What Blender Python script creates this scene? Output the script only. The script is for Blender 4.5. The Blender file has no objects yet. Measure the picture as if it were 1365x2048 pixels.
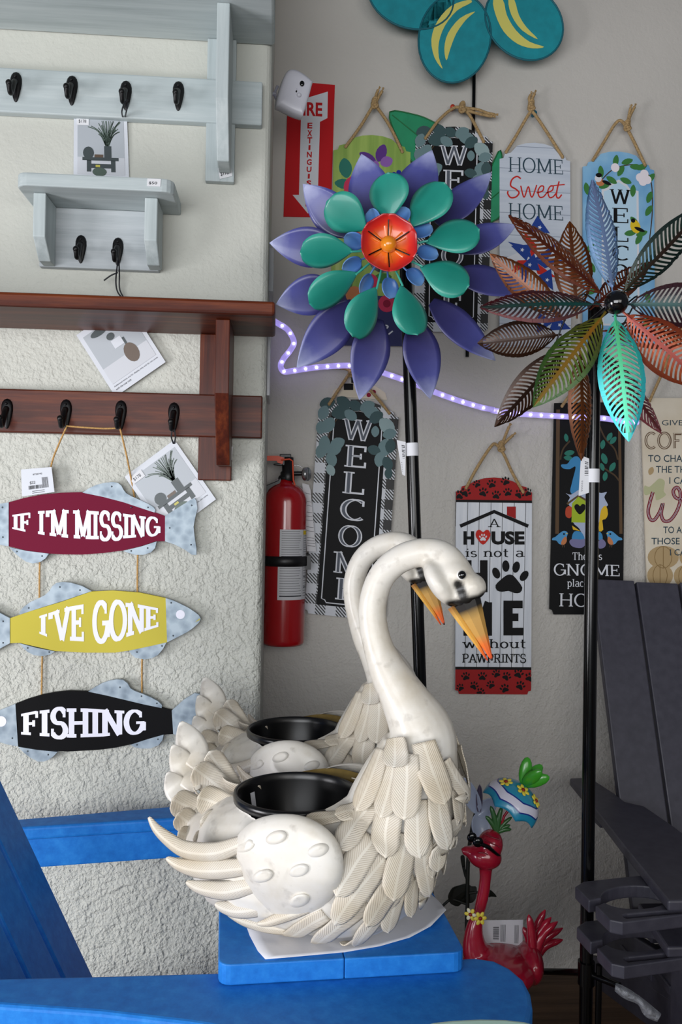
import bpy, bmesh, math, random
from mathutils import Vector, Matrix
from mathutils.bvhtree import BVHTree
random.seed(7)
SC = bpy.context.scene
COL = SC.collection
PI = math.pi
V = Vector

# ------------------------------------------------------------------ camera
FPX = 1700.0                      # focal length in pixels of the 1365x2048 frame
CAM_Z = 1.26
YAW, ROLL = math.radians(4.3), math.radians(1.03)
FWD = V((math.sin(YAW), math.cos(YAW), 0))
R0 = V((math.cos(YAW), -math.sin(YAW), 0))
U0 = V((0, 0, 1))
RC = R0 * math.cos(ROLL) + U0 * math.sin(ROLL)
UC = -R0 * math.sin(ROLL) + U0 * math.cos(ROLL)
CAM = V((0, 0, CAM_Z))
cam_data = bpy.data.cameras.new('camera')
cam_data.sensor_fit = 'VERTICAL'
cam_data.sensor_height = 24.0
cam_data.lens = 24.0 * FPX / 2048.0
cam_data.clip_start = 0.02
cam = bpy.data.objects.new('camera', cam_data)
COL.objects.link(cam)
M4 = Matrix((RC, UC, -FWD)).transposed().to_4x4()
M4.translation = CAM
cam.matrix_world = M4
SC.camera = cam

# ------------------------------------------------------------------ view, world and light
SC.view_settings.view_transform = 'Standard'
SC.view_settings.look = 'None'
SC.view_settings.exposure = -0.12
SC.view_settings.gamma = 1.0
SC.view_settings.use_curve_mapping = False
wd = bpy.data.worlds.new('shop_daylight')
SC.world = wd
wd.use_nodes = True
bg = wd.node_tree.nodes['Background']
bg.inputs[0].default_value = (0.80, 0.86, 1.0, 1)
bg.inputs[1].default_value = 0.11


def area(name, loc, target, sx, sy, power, color):
    d = bpy.data.lights.new(name, 'AREA')
    d.shape = 'RECTANGLE'
    d.size, d.size_y, d.energy, d.color = sx, sy, power, color
    o = bpy.data.objects.new(name, d)
    COL.objects.link(o)
    o.location = loc
    o.rotation_euler = (V(target) - V(loc)).to_track_quat('-Z', 'Y').to_euler()
    return o


# shop window on the left, lower half of the wall; a weaker fill added behind the camera to brighten the back wall
area('window_daylight', (-0.98, -1.7, 1.32), (0.2, 2.0, 0.70), 2.5, 1.5, 94, (0.95, 0.97, 1.0))
area('fill_light', (1.2, -1.5, 1.55), (0.85, 2.3, 0.6), 1.6, 1.2, 24, (1.0, 0.98, 0.95))
area('glass_door_daylight', (-2.4, 0.35, 0.70), (-0.2, 1.85, 0.6), 0.9, 1.1, 58, (0.97, 0.96, 1.0))


# ------------------------------------------------------------------ pixel helpers
def ray(px, py):
    return FWD + RC * ((px - 682.5) / FPX) - UC * ((py - 1024.0) / FPX)


def P(px, py, Y):
    d = ray(px, py)
    return CAM + d * (Y / d.y)


def PZ(px, py, z):
    d = ray(px, py)
    return CAM + d * ((z - CAM_Z) / d.z)


def PX(px, py, X):
    d = ray(px, py)
    return CAM + d * (X / d.x)


def PN(px, py, pt, n):
    d = ray(px, py)
    return CAM + d * ((pt - CAM).dot(n) / d.dot(n))


def crop(x0, y0, s):
    return lambda x, y: (x0 + x * s, y0 + y * s)


def catmull(pts, n=8, closed=False):
    out = []
    N = len(pts)
    rng = N if closed else N - 1
    for i in range(rng):
        if closed:
            p0, p1, p2, p3 = pts[(i - 1) % N], pts[i], pts[(i + 1) % N], pts[(i + 2) % N]
        else:
            p0, p1, p2, p3 = pts[max(i - 1, 0)], pts[i], pts[i + 1], pts[min(i + 2, N - 1)]
        for k in range(n):
            t = k / n
            out.append(tuple(0.5 * ((2 * b) + (c - a) * t + (2 * a - 5 * b + 4 * c - d) * t * t + (3 * b - a - 3 * c + d) * t ** 3)
                             for a, b, c, d in zip(p0, p1, p2, p3)))
    if not closed:
        out.append(tuple(pts[-1]))
    return out


def interp(pts, x):
    if x <= pts[0][0]:
        return pts[0][1]
    for a, b in zip(pts, pts[1:]):
        if x <= b[0]:
            t = (x - a[0]) / (b[0] - a[0])
            return a[1] + (b[1] - a[1]) * t
    return pts[-1][1]


# ------------------------------------------------------------------ materials
def lin(h):
    if isinstance(h, tuple):
        return h
    h = h.lstrip('#')
    c = [int(h[i:i + 2], 16) / 255 for i in (0, 2, 4)]
    return tuple(x / 12.92 if x <= 0.04045 else ((x + 0.055) / 1.055) ** 2.4 for x in c) + (1,)


class NT:
    def __init__(self, m):
        self.t = m.node_tree
        self.b = self.t.nodes['Principled BSDF']

    def n(self, typ, **kw):
        x = self.t.nodes.new(typ)
        for k, v in kw.items():
            setattr(x, k, v)
        return x

    def l(self, a, b):
        self.t.links.new(a, b)

    def math(self, op, a, b=None):
        x = self.n('ShaderNodeMath', operation=op)
        for i, v in enumerate((a, b)):
            if v is None:
                continue
            if isinstance(v, (int, float)):
                x.inputs[i].default_value = v
            else:
                self.l(v, x.inputs[i])
        return x.outputs[0]

    def ramp(self, fac, stops, interp='LINEAR'):
        r = self.n('ShaderNodeValToRGB')
        r.color_ramp.interpolation = interp
        while len(r.color_ramp.elements) < len(stops):
            r.color_ramp.elements.new(0.5)
        for e, (p, c) in zip(r.color_ramp.elements, stops):
            e.position = p
            e.color = lin(c)
        self.l(fac, r.inputs[0])
        return r.outputs[0]

    def mix(self, fac, a, b):
        x = self.n('ShaderNodeMixRGB')
        for i, v in enumerate((fac, a, b)):
            if isinstance(v, (int, float)):
                x.inputs[i].default_value = v
            elif isinstance(v, (str, tuple)):
                x.inputs[i].default_value = lin(v)
            else:
                self.l(v, x.inputs[i])
        return x.outputs[0]

    def noise(self, scale, detail=4, vec=None, rough=0.5):
        x = self.n('ShaderNodeTexNoise')
        x.inputs['Scale'].default_value = scale
        x.inputs['Detail'].default_value = detail
        x.inputs['Roughness'].default_value = rough
        if vec is not None:
            self.l(vec, x.inputs['Vector'])
        return x.outputs[0]

    def obj(self, scale=None):
        c = self.n('ShaderNodeTexCoord').outputs['Object']
        if scale:
            m = self.n('ShaderNodeMapping')
            m.inputs['Scale'].default_value = scale
            self.l(c, m.inputs[0])
            c = m.outputs[0]
        return c

    def uv(self):
        return self.n('ShaderNodeTexCoord').outputs['UV']

    def bump(self, h, strength=0.3, dist=0.002):
        x = self.n('ShaderNodeBump')
        x.inputs['Strength'].default_value = strength
        x.inputs['Distance'].default_value = dist
        self.l(h, x.inputs['Height'])
        self.l(x.outputs[0], self.b.inputs['Normal'])


MATS = {}


def M(name, color=None, rough=0.5, metal=0.0, spec=0.5, coat=0.0, var=0.0, vscale=30, bump=0.0, bscale=200):
    """plain procedural material: base colour with a little noise in it"""
    if name in MATS:
        return MATS[name]
    m = bpy.data.materials.new(name)
    m.use_nodes = True
    t = NT(m)
    t.b.inputs['Roughness'].default_value = rough
    t.b.inputs['Metallic'].default_value = metal
    t.b.inputs['Specular IOR Level'].default_value = spec
    t.b.inputs['Coat Weight'].default_value = coat
    t.b.inputs['Coat Roughness'].default_value = 0.08
    c = lin(color)
    t.b.inputs['Base Color'].default_value = c
    if var:
        d = tuple(max(0, x * (1 - var)) for x in c[:3]) + (1,)
        u = tuple(min(1, x * (1 + var)) for x in c[:3]) + (1,)
        t.l(t.ramp(t.noise(vscale, 5, t.obj()), [(0.3, d), (0.7, u)]), t.b.inputs['Base Color'])
    if bump:
        t.bump(t.noise(bscale, 4, t.obj()), bump, 0.002)
    MATS[name] = m
    return m


def newmat(name, rough=0.5, metal=0.0):
    m = bpy.data.materials.new(name)
    m.use_nodes = True
    t = NT(m)
    t.b.inputs['Roughness'].default_value = rough
    t.b.inputs['Metallic'].default_value = metal
    MATS[name] = m
    return m, t


def wood(name, dark, mid, light, axis='x', rough=0.4, scale=1.0, coat=0.0):
    m, t = newmat(name, rough)
    s = {'x': (2.2, 40, 40), 'y': (40, 2.2, 40), 'z': (40, 40, 2.2)}[axis]
    s = tuple(q * scale for q in s)
    a = t.noise(1.0, 6, t.obj(s), 0.6)
    b = t.noise(3.5, 8, t.obj(s), 0.7)
    f = t.math('ADD', t.math('MULTIPLY', a, 0.65), t.math('MULTIPLY', b, 0.35))
    t.l(t.ramp(f, [(0.33, dark), (0.5, mid), (0.68, light)]), t.b.inputs['Base Color'])
    t.b.inputs['Coat Weight'].default_value = coat
    t.b.inputs['Coat Roughness'].default_value = 0.15
    t.b.inputs['Specular IOR Level'].default_value = 0.25
    t.bump(f, 0.12, 0.001)
    return m


def wallmat(name, color, strength):
    m, t = newmat(name, 0.6)
    o = t.obj()
    n1 = t.noise(42, 4, o, 0.55)
    blobs = t.ramp(n1, [(0.44, '#000000'), (0.56, '#ffffff')])
    n2 = t.noise(170, 6, o, 0.6)
    n3 = t.noise(85, 3, o, 0.5)
    fine = t.ramp(n3, [(0.42, '#000000'), (0.6, '#ffffff')])
    h = t.math('ADD', t.math('MULTIPLY', blobs, 0.50), t.math('MULTIPLY', n2, 0.55))
    h = t.math('ADD', h, t.math('MULTIPLY', fine, 0.35))
    z = t.n('ShaderNodeSeparateXYZ')
    t.l(o, z.inputs[0])
    k = t.ramp(t.math('DIVIDE', z.outputs[2], 3.0), [(0.33, '#ffffff'), (0.62, '#606060')])   # coarser plaster low on the wall
    t.bump(t.math('MULTIPLY', h, k), strength, 0.006)
    c = lin(color)
    d = tuple(x * 0.95 for x in c[:3]) + (1,)
    t.l(t.ramp(t.noise(4, 3, o), [(0.35, d), (0.65, c)]), t.b.inputs['Base Color'])
    t.b.inputs['Specular IOR Level'].default_value = 0.35
    return m


# ------------------------------------------------------------------ mesh builder
class MB:
    def __init__(self, mat=None, smooth=False):
        self.v, self.f, self.mi, self.sm, self.uv, self.mats = [], [], [], [], [], []
        self.cur, self.smooth, self.k = 0, smooth, 0
        if mat:
            self.mat(mat)

    def mat(self, m, smooth=None):
        if isinstance(m, str):
            m = MATS[m]
        if m not in self.mats:
            self.mats.append(m)
        self.cur = self.mats.index(m)
        if smooth is not None:
            self.smooth = smooth
        return self

    def add(self, verts, faces, uvs=None, smooth=None):
        b = len(self.v)
        self.v += [tuple(p) for p in verts]
        for f in faces:
            self.f.append([b + i for i in f])
            self.mi.append(self.cur)
            self.sm.append(self.smooth if smooth is None else smooth)
            self.uv.append([uvs[i] for i in f] if uvs else None)
        return self

    def prism(self, front, d, uvs=None, smooth=False):
        """polygon (3D points) extruded by vector d"""
        n = len(front)
        back = [V(p) + V(d) for p in front]
        fs = [list(range(n)), list(range(2 * n - 1, n - 1, -1))] + [[i, i + n, (i + 1) % n + n, (i + 1) % n] for i in range(n)]
        return self.add(list(front) + back, fs, (list(uvs) * 2 if uvs else None), smooth)

    def face(self, pts, uvs=None):
        return self.add(pts, [list(range(len(pts)))], uvs)

    def lift(self):
        """prints on one face lie on top of each other in the order they are made"""
        self.k += 1
        return self.k * 1.5e-5

    def flat(self, pts):
        b = self.lift()
        return self.face([V(p) + V((0, -b, 0)) for p in pts])

    def box(self, lo, hi, rot=None, at=None):
        x0, y0, z0 = lo
        x1, y1, z1 = hi
        p = [V(q) for q in ((x0, y0, z0), (x1, y0, z0), (x1, y1, z0), (x0, y1, z0), (x0, y0, z1), (x1, y0, z1), (x1, y1, z1), (x0, y1, z1))]
        if rot is not None:
            p = [rot @ q for q in p]
        if at is not None:
            p = [q + V(at) for q in p]
        return self.add(p, [[0, 3, 2, 1], [4, 5, 6, 7], [0, 1, 5, 4], [1, 2, 6, 5], [2, 3, 7, 6], [3, 0, 4, 7]], smooth=False)

    def tube(self, pts, r, n=10, caps=True, uvlen=1.0, smooth=True):
        pts = [V(p) for p in pts]
        N = len(pts)
        rr = r if isinstance(r, (list, tuple)) else [r] * N
        T = [(pts[min(i + 1, N - 1)] - pts[max(i - 1, 0)]).normalized() for i in range(N)]
        a = V((0, 0, 1)) if abs(T[0].z) < 0.9 else V((1, 0, 0))
        nrm = (a - T[0] * a.dot(T[0])).normalized()
        vs, uvs = [], []
        L = 0
        for i in range(N):
            if i:
                L += (pts[i] - pts[i - 1]).length
                nrm = (nrm - T[i] * nrm.dot(T[i])).normalized()
            bn = T[i].cross(nrm)
            for k in range(n):
                q = 2 * PI * k / n
                vs.append(pts[i] + (nrm * math.cos(q) + bn * math.sin(q)) * rr[i])
                uvs.append((k / n, L * uvlen))
        fs = [[i * n + k, i * n + (k + 1) % n, (i + 1) * n + (k + 1) % n, (i + 1) * n + k] for i in range(N - 1) for k in range(n)]
        self.add(vs, fs, uvs, smooth)
        if caps:
            self.add(vs[:n][::-1], [list(range(n))], None, False)
            self.add(vs[-n:], [list(range(n))], None, False)
        return self

    def lathe(self, prof, c=(0, 0, 0), n=32, axis=None, smooth=True, ang=2 * PI, a0=0.0):
        """prof: (r, h) list about axis (default z) through c"""
        rot = V((0, 0, 1)).rotation_difference(V(axis)).to_matrix() if axis is not None else Matrix.Identity(3)
        full = abs(ang - 2 * PI) < 1e-6
        m = n if full else n + 1
        vs, uvs = [], []
        for r, h in prof:
            for k in range(m):
                q = a0 + ang * k / n
                vs.append(V(c) + rot @ V((r * math.cos(q), r * math.sin(q), h)))
                uvs.append((k / n, h))
        fs = []
        for i in range(len(prof) - 1):
            for k in range(n):
                k2 = (k + 1) % m
                fs.append([i * m + k, i * m + k2, (i + 1) * m + k2, (i + 1) * m + k])
        return self.add(vs, fs, uvs, smooth)

    def ball(self, c, r, n=16, rot=None):
        r = V((r, r, r)) if isinstance(r, (int, float)) else V(r)
        vs, h = [], n // 2
        for i in range(h + 1):
            th = PI * i / h
            for k in range(n):
                p = V((math.sin(th) * math.cos(2 * PI * k / n) * r.x, math.sin(th) * math.sin(2 * PI * k / n) * r.y, math.cos(th) * r.z))
                vs.append(V(c) + (rot @ p if rot is not None else p))
        fs = [[i * n + k, (i + 1) * n + k, (i + 1) * n + (k + 1) % n, i * n + (k + 1) % n] for i in range(h) for k in range(n)]
        return self.add(vs, fs, None, True)

    def strip(self, rows, uvs=None, smooth=True, closed=False):
        """grid of rows of points"""
        m = len(rows[0])
        vs = [p for r in rows for p in r]
        fs = []
        for i in range(len(rows) - 1):
            for k in range(m if closed else m - 1):
                k2 = (k + 1) % m
                fs.append([i * m + k, i * m + k2, (i + 1) * m + k2, (i + 1) * m + k])
        return self.add(vs, fs, [u for r in uvs for u in r] if uvs else None, smooth)


def bbox_base(vs):
    xs, ys, zs = zip(*vs)
    return V(((min(xs) + max(xs)) / 2, (min(ys) + max(ys)) / 2, min(zs)))


def build(mb, name, parent=None, solid=0.0, bevel=0.0, bsegs=2, subsurf=0, offset=-1):
    """link one mesh object; vertices are given in world space"""
    me = bpy.data.meshes.new(name)
    root = parent
    while root is not None and root.parent is not None:
        root = root.parent
    org = V(root.location) if root is not None else bbox_base(mb.v)
    me.from_pydata([V(p) - org for p in mb.v], [], mb.f)
    for m in mb.mats:
        me.materials.append(m)
    me.polygons.foreach_set('material_index', mb.mi)
    me.polygons.foreach_set('use_smooth', mb.sm)
    if any(u is not None for u in mb.uv):
        lay = me.uv_layers.new(name='UVMap')
        i = 0
        for f, u in zip(mb.f, mb.uv):
            for k in range(len(f)):
                lay.data[i].uv = u[k] if u else (0, 0)
                i += 1
    bm = bmesh.new()
    bm.from_mesh(me)
    bmesh.ops.recalc_face_normals(bm, faces=bm.faces)
    bm.to_mesh(me)
    bm.free()
    me.validate()
    o = bpy.data.objects.new(name, me)
    COL.objects.link(o)
    if parent is not None:
        o.parent = parent
    else:
        o.location = org
    if subsurf:
        s = o.modifiers.new('subsurf', 'SUBSURF')
        s.levels = s.render_levels = subsurf
    if solid:
        s = o.modifiers.new('solid', 'SOLIDIFY')
        s.thickness, s.offset = solid, offset
    if bevel:
        b = o.modifiers.new('bevel', 'BEVEL')
        b.width, b.segments, b.limit_method, b.angle_limit = bevel, bsegs, 'ANGLE', math.radians(40)
    return o


def thing(name, label, cat, loc, group=None):
    o = bpy.data.objects.new(name, None)
    o.empty_display_size = 0.05
    COL.objects.link(o)
    o.location = V(loc)
    return tag(o, label, cat, group)


def tag(o, label, cat, group=None, kind=None):
    o['label'], o['category'] = label, cat
    if group:
        o['group'] = group
    if kind:
        o['kind'] = kind
    return o


def struct(o):
    o['kind'] = 'structure'
    return o


# ------------------------------------------------------------------ lettering
def arc(cx, cy, rx, ry, a0, a1, n=14):
    return [(cx + rx * math.cos(math.radians(a0 + (a1 - a0) * i / n)), cy + ry * math.sin(math.radians(a0 + (a1 - a0) * i / n))) for i in range(n + 1)]


# glyph: width, strokes, serif spots (x, y) -> slab
GL = {
    'A': (.82, [[(.06, 0), (.41, 1)], [(.41, 1), (.76, 0)], [(.2, .33), (.62, .33)]], [(.06, 0), (.76, 0)]),
    'C': (.78, [arc(.44, .5, .36, .5, 52, 308, 20)], [('v', .68, .83)]),
    'E': (.68, [[(.14, 0), (.14, 1)], [(.14, 1), (.62, 1)], [(.14, .52), (.48, .52)], [(.14, 0), (.64, 0)]], [(.14, 0), (.14, 1), ('v', .61, .87), ('v', .63, .13), ('v', .48, .52)]),
    'F': (.66, [[(.14, 0), (.14, 1)], [(.14, 1), (.6, 1)], [(.14, .5), (.46, .5)]], [(.14, 0), (.14, 1), ('v', .6, .85), ('v', .47, .5)]),
    'G': (.84, [arc(.44, .5, .36, .5, 48, 360, 22), [(.8, .5), (.8, .1)], [(.5, .47), (.86, .47)]], [('v', .69, .84)]),
    'H': (.88, [[(.14, 0), (.14, 1)], [(.74, 0), (.74, 1)], [(.14, .5), (.74, .5)]], [(.14, 0), (.14, 1), (.74, 0), (.74, 1)]),
    'I': (.4, [[(.2, 0), (.2, 1)]], [(.2, 0), (.2, 1)]),
    'L': (.66, [[(.14, 0), (.14, 1)], [(.14, 0), (.62, 0)]], [(.14, 0), (.14, 1), ('v', .61, .14)]),
    'M': (1.04, [[(.14, 0), (.14, 1)], [(.14, 1), (.52, .1)], [(.52, .1), (.9, 1)], [(.9, 0), (.9, 1)]], [(.14, 0), (.1, 1), (.9, 0), (.94, 1)]),
    'N': (.9, [[(.14, 0), (.14, 1)], [(.14, 1), (.76, 0)], [(.76, 0), (.76, 1)]], [(.14, 0), (.1, 1), (.76, 1)]),
    'O': (.88, [arc(.44, .5, .38, .5, 0, 360, 28)], []),
    'P': (.72, [[(.14, 0), (.14, 1)], [(.14, 1), (.4, 1)] + arc(.4, .74, .25, .26, 90, -90, 10) + [(.14, .48)]], [(.14, 0), (.14, 1)]),
    'R': (.8, [[(.14, 0), (.14, 1)], [(.14, 1), (.4, 1)] + arc(.4, .75, .24, .25, 90, -90, 10) + [(.14, .5)], [(.4, .5), (.68, 0)]], [(.14, 0), (.14, 1), (.7, 0)]),
    'S': (.66, [arc(.34, .74, .26, .26, 30, 250, 12) + arc(.33, .24, .29, .26, 70, -150, 14)], [('v', .56, .82), ('v', .06, .16)]),
    'T': (.72, [[(.36, 0), (.36, 1)], [(.04, 1), (.68, 1)]], [(.36, 0), ('v', .06, .86), ('v', .66, .86)]),
    'V': (.84, [[(.08, 1), (.42, 0)], [(.42, 0), (.76, 1)]], [(.08, 1), (.76, 1)]),
    'W': (1.18, [[(.08, 1), (.33, 0)], [(.33, 0), (.59, .95)], [(.59, .95), (.85, 0)], [(.85, 0), (1.1, 1)]], [(.08, 1), (1.1, 1), (.59, 1)]),
    'a': (.56, [arc(.26, .54, .2, .16, 150, 0, 8) + [(.46, .06)], arc(.27, .2, .2, .2, 0, 360, 14)], [(.5, 0)]),
    'b': (.58, [[(.1, 0), (.1, 1)], arc(.3, .34, .22, .34, 0, 360, 16)], [(.08, 1)]),
    'c': (.52, [arc(.28, .34, .22, .34, 45, 315, 14)], []),
    'e': (.55, [[(.07, .36), (.47, .36)] + arc(.27, .34, .21, .34, 5, 315, 16)], []),
    'h': (.62, [[(.12, 0), (.12, 1)], [(.12, .42)] + arc(.31, .44, .19, .24, 150, 0, 8) + [(.5, 0)]], [(.12, 0), (.5, 0), (.1, 1)]),
    'i': (.28, [[(.14, 0), (.14, .68)], [(.14, .86), (.14, .98)]], [(.14, 0), (.11, .68)]),
    'l': (.28, [[(.14, 0), (.14, 1)]], [(.14, 0), (.11, 1)]),
    'n': (.62, [[(.12, 0), (.12, .68)], [(.12, .42)] + arc(.31, .44, .19, .24, 150, 0, 8) + [(.5, 0)]], [(.12, 0), (.5, 0), (.1, .68)]),
    'o': (.58, [arc(.29, .34, .22, .34, 0, 360, 18)], []),
    'p': (.6, [[(.12, -.3), (.12, .68)], arc(.31, .34, .21, .34, 0, 360, 16)], [(.12, -.3), (.1, .68)]),
    'r': (.46, [[(.13, 0), (.13, .68)], [(.13, .42)] + arc(.32, .46, .18, .2, 150, 50, 6)], [(.13, 0), (.1, .68)]),
    's': (.46, [arc(.23, .5, .16, .17, 35, 250, 8) + arc(.22, .17, .18, .17, 70, -150, 10)], []),
    't': (.42, [[(.18, .95), (.18, .15)] + arc(.3, .15, .12, .14, 180, 300, 6), [(.04, .66), (.36, .66)]], []),
    'u': (.62, [[(.12, .68), (.12, .24)] + arc(.31, .24, .19, .23, 180, 360, 8), [(.5, .68), (.5, 0)]], [(.1, .68), (.48, .68), (.52, 0)]),
    'w': (.84, [[(.06, .68), (.24, 0)], [(.24, 0), (.42, .66)], [(.42, .66), (.6, 0)], [(.6, 0), (.78, .68)]], [(.06, .68), (.78, .68)]),
    "'": (.24, [[(.12, 1), (.12, .74)]], []),
    '$': (.6, [arc(.3, .7, .22, .22, 30, 250, 10) + arc(.3, .28, .22, .22, 70, -150, 10), [(.3, 1.08), (.3, -.08)]], []),
    ' ': (.34, [], []),
}


def ribbon2d(pts, tv, th):
    closed = len(pts) > 3 and math.hypot(pts[0][0] - pts[-1][0], pts[0][1] - pts[-1][1]) < 1e-4
    if closed:
        pts = pts[:-1]
    n = len(pts)
    vs = []
    for i in range(n):
        a = pts[(i - 1) % n] if closed or i else pts[0]
        b = pts[(i + 1) % n] if closed or i < n - 1 else pts[-1]
        dx, dy = b[0] - a[0], b[1] - a[1]
        L = math.hypot(dx, dy) or 1e-6
        k = abs(dy) / L
        w = (th + (tv - th) * k) / 2
        vs += [(pts[i][0] - dy / L * w, pts[i][1] + dx / L * w), (pts[i][0] + dy / L * w, pts[i][1] - dx / L * w)]
    fs = [[2 * i, 2 * i + 1, 2 * ((i + 1) % n) + 1, 2 * ((i + 1) % n)] for i in range(n if closed else n - 1)]
    return vs, fs


def text2d(txt, font='serif', t=.16, th=.07, sl=.3, st=.06, gap=.06, inner=None):
    """letters as flat pieces in a unit box; inner=(t, th): thin strokes in the place of the full letters"""
    vs, fs, pc, x = [], [], [], 0
    if font == 'sans':
        cu = bpy.data.curves.new('t', 'FONT')
        cu.body = txt
        cu.offset = t
        cu.resolution_u = 3
        o = bpy.data.objects.new('t', cu)
        COL.objects.link(o)
        me = o.evaluated_get(bpy.context.evaluated_depsgraph_get()).to_mesh()
        vs = [(v.co.x, v.co.y) for v in me.vertices]
        fs = [list(p.vertices) for p in me.polygons]
        o.evaluated_get(bpy.context.evaluated_depsgraph_get()).to_mesh_clear()
        bpy.data.objects.remove(o)
        bpy.data.curves.remove(cu)
        pc = [0] * len(vs)
    else:
        for ch in txt:
            w, strokes, serifs = GL[ch]
            for s in strokes:
                if len(s) == 2:                      # cut long straight strokes so that they can bend
                    s = [(s[0][0] + (s[1][0] - s[0][0]) * k / 4, s[0][1] + (s[1][1] - s[0][1]) * k / 4) for k in range(5)]
                y0 = min(p[1] for p in s)
                horiz = max(p[1] for p in s) - y0 < 1e-6
                if horiz and abs(y0 - 1) < 1e-6:
                    s = [(p[0], p[1] - th / 2) for p in s]
                elif horiz and abs(y0) < 1e-6:
                    s = [(p[0], p[1] + th / 2) for p in s]
                a, b = ribbon2d(s, t, th)
                fs += [[len(vs) + i for i in f] for f in b]
                vs += [(p[0] + x, p[1]) for p in a]
                pc += [pc[-1] + 1 if pc else 0] * len(a)
            if font != 'plain':
                for s in serifs:
                    if s[0] == 'v':
                        a = [(s[1] - st / 2, s[2] - .13), (s[1] + st / 2, s[2] - .13), (s[1] + st / 2, s[2] + .13), (s[1] - st / 2, s[2] + .13)]
                    else:
                        y = s[1]
                        y0, y1 = (y, y + st) if y < .5 else (y - st, y)
                        a = [(s[0] - sl / 2, y0), (s[0] + sl / 2, y0), (s[0] + sl / 2, y1), (s[0] - sl / 2, y1)]
                    fs.append([len(vs) + i for i in range(4)])
                    vs += [(p[0] + x, p[1]) for p in a]
                    pc += [pc[-1] + 1] * 4
            x += w + gap
    xs, ys = [p[0] for p in vs], [p[1] for p in vs]
    if inner:
        vs, fs, pc, x = [], [], [], 0
        for ch in txt:
            for q in GL[ch][1]:
                a, b = ribbon2d(q, inner[0], inner[1])
                fs += [[len(vs) + i for i in f] for f in b]
                vs += [(min(max(p[0] + x, min(xs) + t * .3), max(xs) - t * .3), min(max(p[1], st * .5), 1 - st * .5)) for p in a]
                pc += [pc[-1] + 1 if pc else 0] * len(a)
            x += GL[ch][0] + gap
    x0, x1, y0, y1 = min(xs), max(xs), min(ys), max(ys)
    return [((p[0] - x0) / (x1 - x0), (p[1] - y0) / (y1 - y0)) for p in vs], fs, pc


def put_text(mb, txt, fn, **kw):
    """fn(u, v) -> 3D point, v up"""
    vs, fs, pc = text2d(txt, **kw)
    b = mb.lift()
    mb.add([V(fn(*p)) + V((0, -b - 1.5e-5 * q, 0)) for p, q in zip(vs, pc)], fs, None, False)
    mb.k += max(pc)


def quad(tl, tr, br, bl):
    def f(u, v):                      # v up
        v = 1 - v
        return (tl[0] * (1 - u) * (1 - v) + tr[0] * u * (1 - v) + br[0] * u * v + bl[0] * (1 - u) * v,
                tl[1] * (1 - u) * (1 - v) + tr[1] * u * (1 - v) + br[1] * u * v + bl[1] * (1 - u) * v)
    return f


def rect(x0, y0, x1, y1):
    return quad((x0, y0), (x1, y0), (x1, y1), (x0, y1))


def on(f, Y):
    return lambda u, v: P(*f(u, v), Y)


def flat_leaf(mb, fn, c, ang, ln, wd, n=14, point=True):
    """flat printed leaf in px space, fn maps px to 3D"""
    a = math.radians(ang)
    pts = []
    for i in range(n):
        q = 2 * PI * i / n
        x = math.cos(q) * ln / 2
        y = math.sin(q) * wd / 2 * (math.sin(q / 2) ** 0.7 * 1.15 if point and False else 1)
        if point:
            y *= (1 - (abs(math.cos(q)) ** 3) * 0.35)
        pts.append(fn(c[0] + x * math.cos(a) - y * math.sin(a), c[1] - x * math.sin(a) - y * math.cos(a)))
    mb.flat(pts)


def flat_disc(mb, fn, c, rx, ry=None, n=16):
    ry = ry or rx
    mb.flat([fn(c[0] + rx * math.cos(2 * PI * i / n), c[1] - ry * math.sin(2 * PI * i / n)) for i in range(n)])


def flat_line(mb, fn, pts, w):
    vs, fs = ribbon2d(pts, w, w)
    b = mb.lift()
    mb.add([V(fn(*p)) + V((0, -b, 0)) for p in vs], fs, None, False)

# ================================================================== setting
YL, YB = 1.85, 2.30               # front of the left wall block, back wall
XE = P(524, 1250, YL).x           # its right-hand corner
wallmat('wall_paint_left', '#c4c5bc', 0.8)
wallmat('wall_paint_back', '#c6c2bb', 0.45)
wood('floor_planks', '#3a2a20', '#55402f', '#6a503b', 'x', 0.5)

mb = MB('wall_paint_left')
mb.box((-2.6, YL, 0), (XE, YB, 3.0))
struct(build(mb, 'wall_left', bevel=0.018, bsegs=4))
mb = MB('wall_paint_back')
mb.box((-2.6, YB, 0), (3.2, YB + 0.12, 3.0))
struct(build(mb, 'wall_back'))
mb = MB('floor_planks')
mb.box((-3, -3.5, -0.1), (3.4, YB + 0.12, 0))
struct(build(mb, 'floor'))

# ================================================================== shelves with hooks on the left wall
M('hook_black', '#0a0a0c', 0.4, spec=.3)
M('sticker_white', '#d9dadd', 0.6)
M('ink', '#22232a', 0.7)
M('ribbon_black', '#0d0e18', 0.5)
for ax in 'xyz':
    wood('white_wood_' + ax, '#a3adae', '#b3bdbe', '#c3cbcb', ax, 0.5)
    wood('brown_wood_' + ax, '#270c05', '#4c1d0e', '#753819', ax, 0.45, 1.0, 0.06)
    wood('white_grain_' + ax, '#9ba2a6', '#b0b6b9', '#c0c5c8', ax, 0.55)


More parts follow.
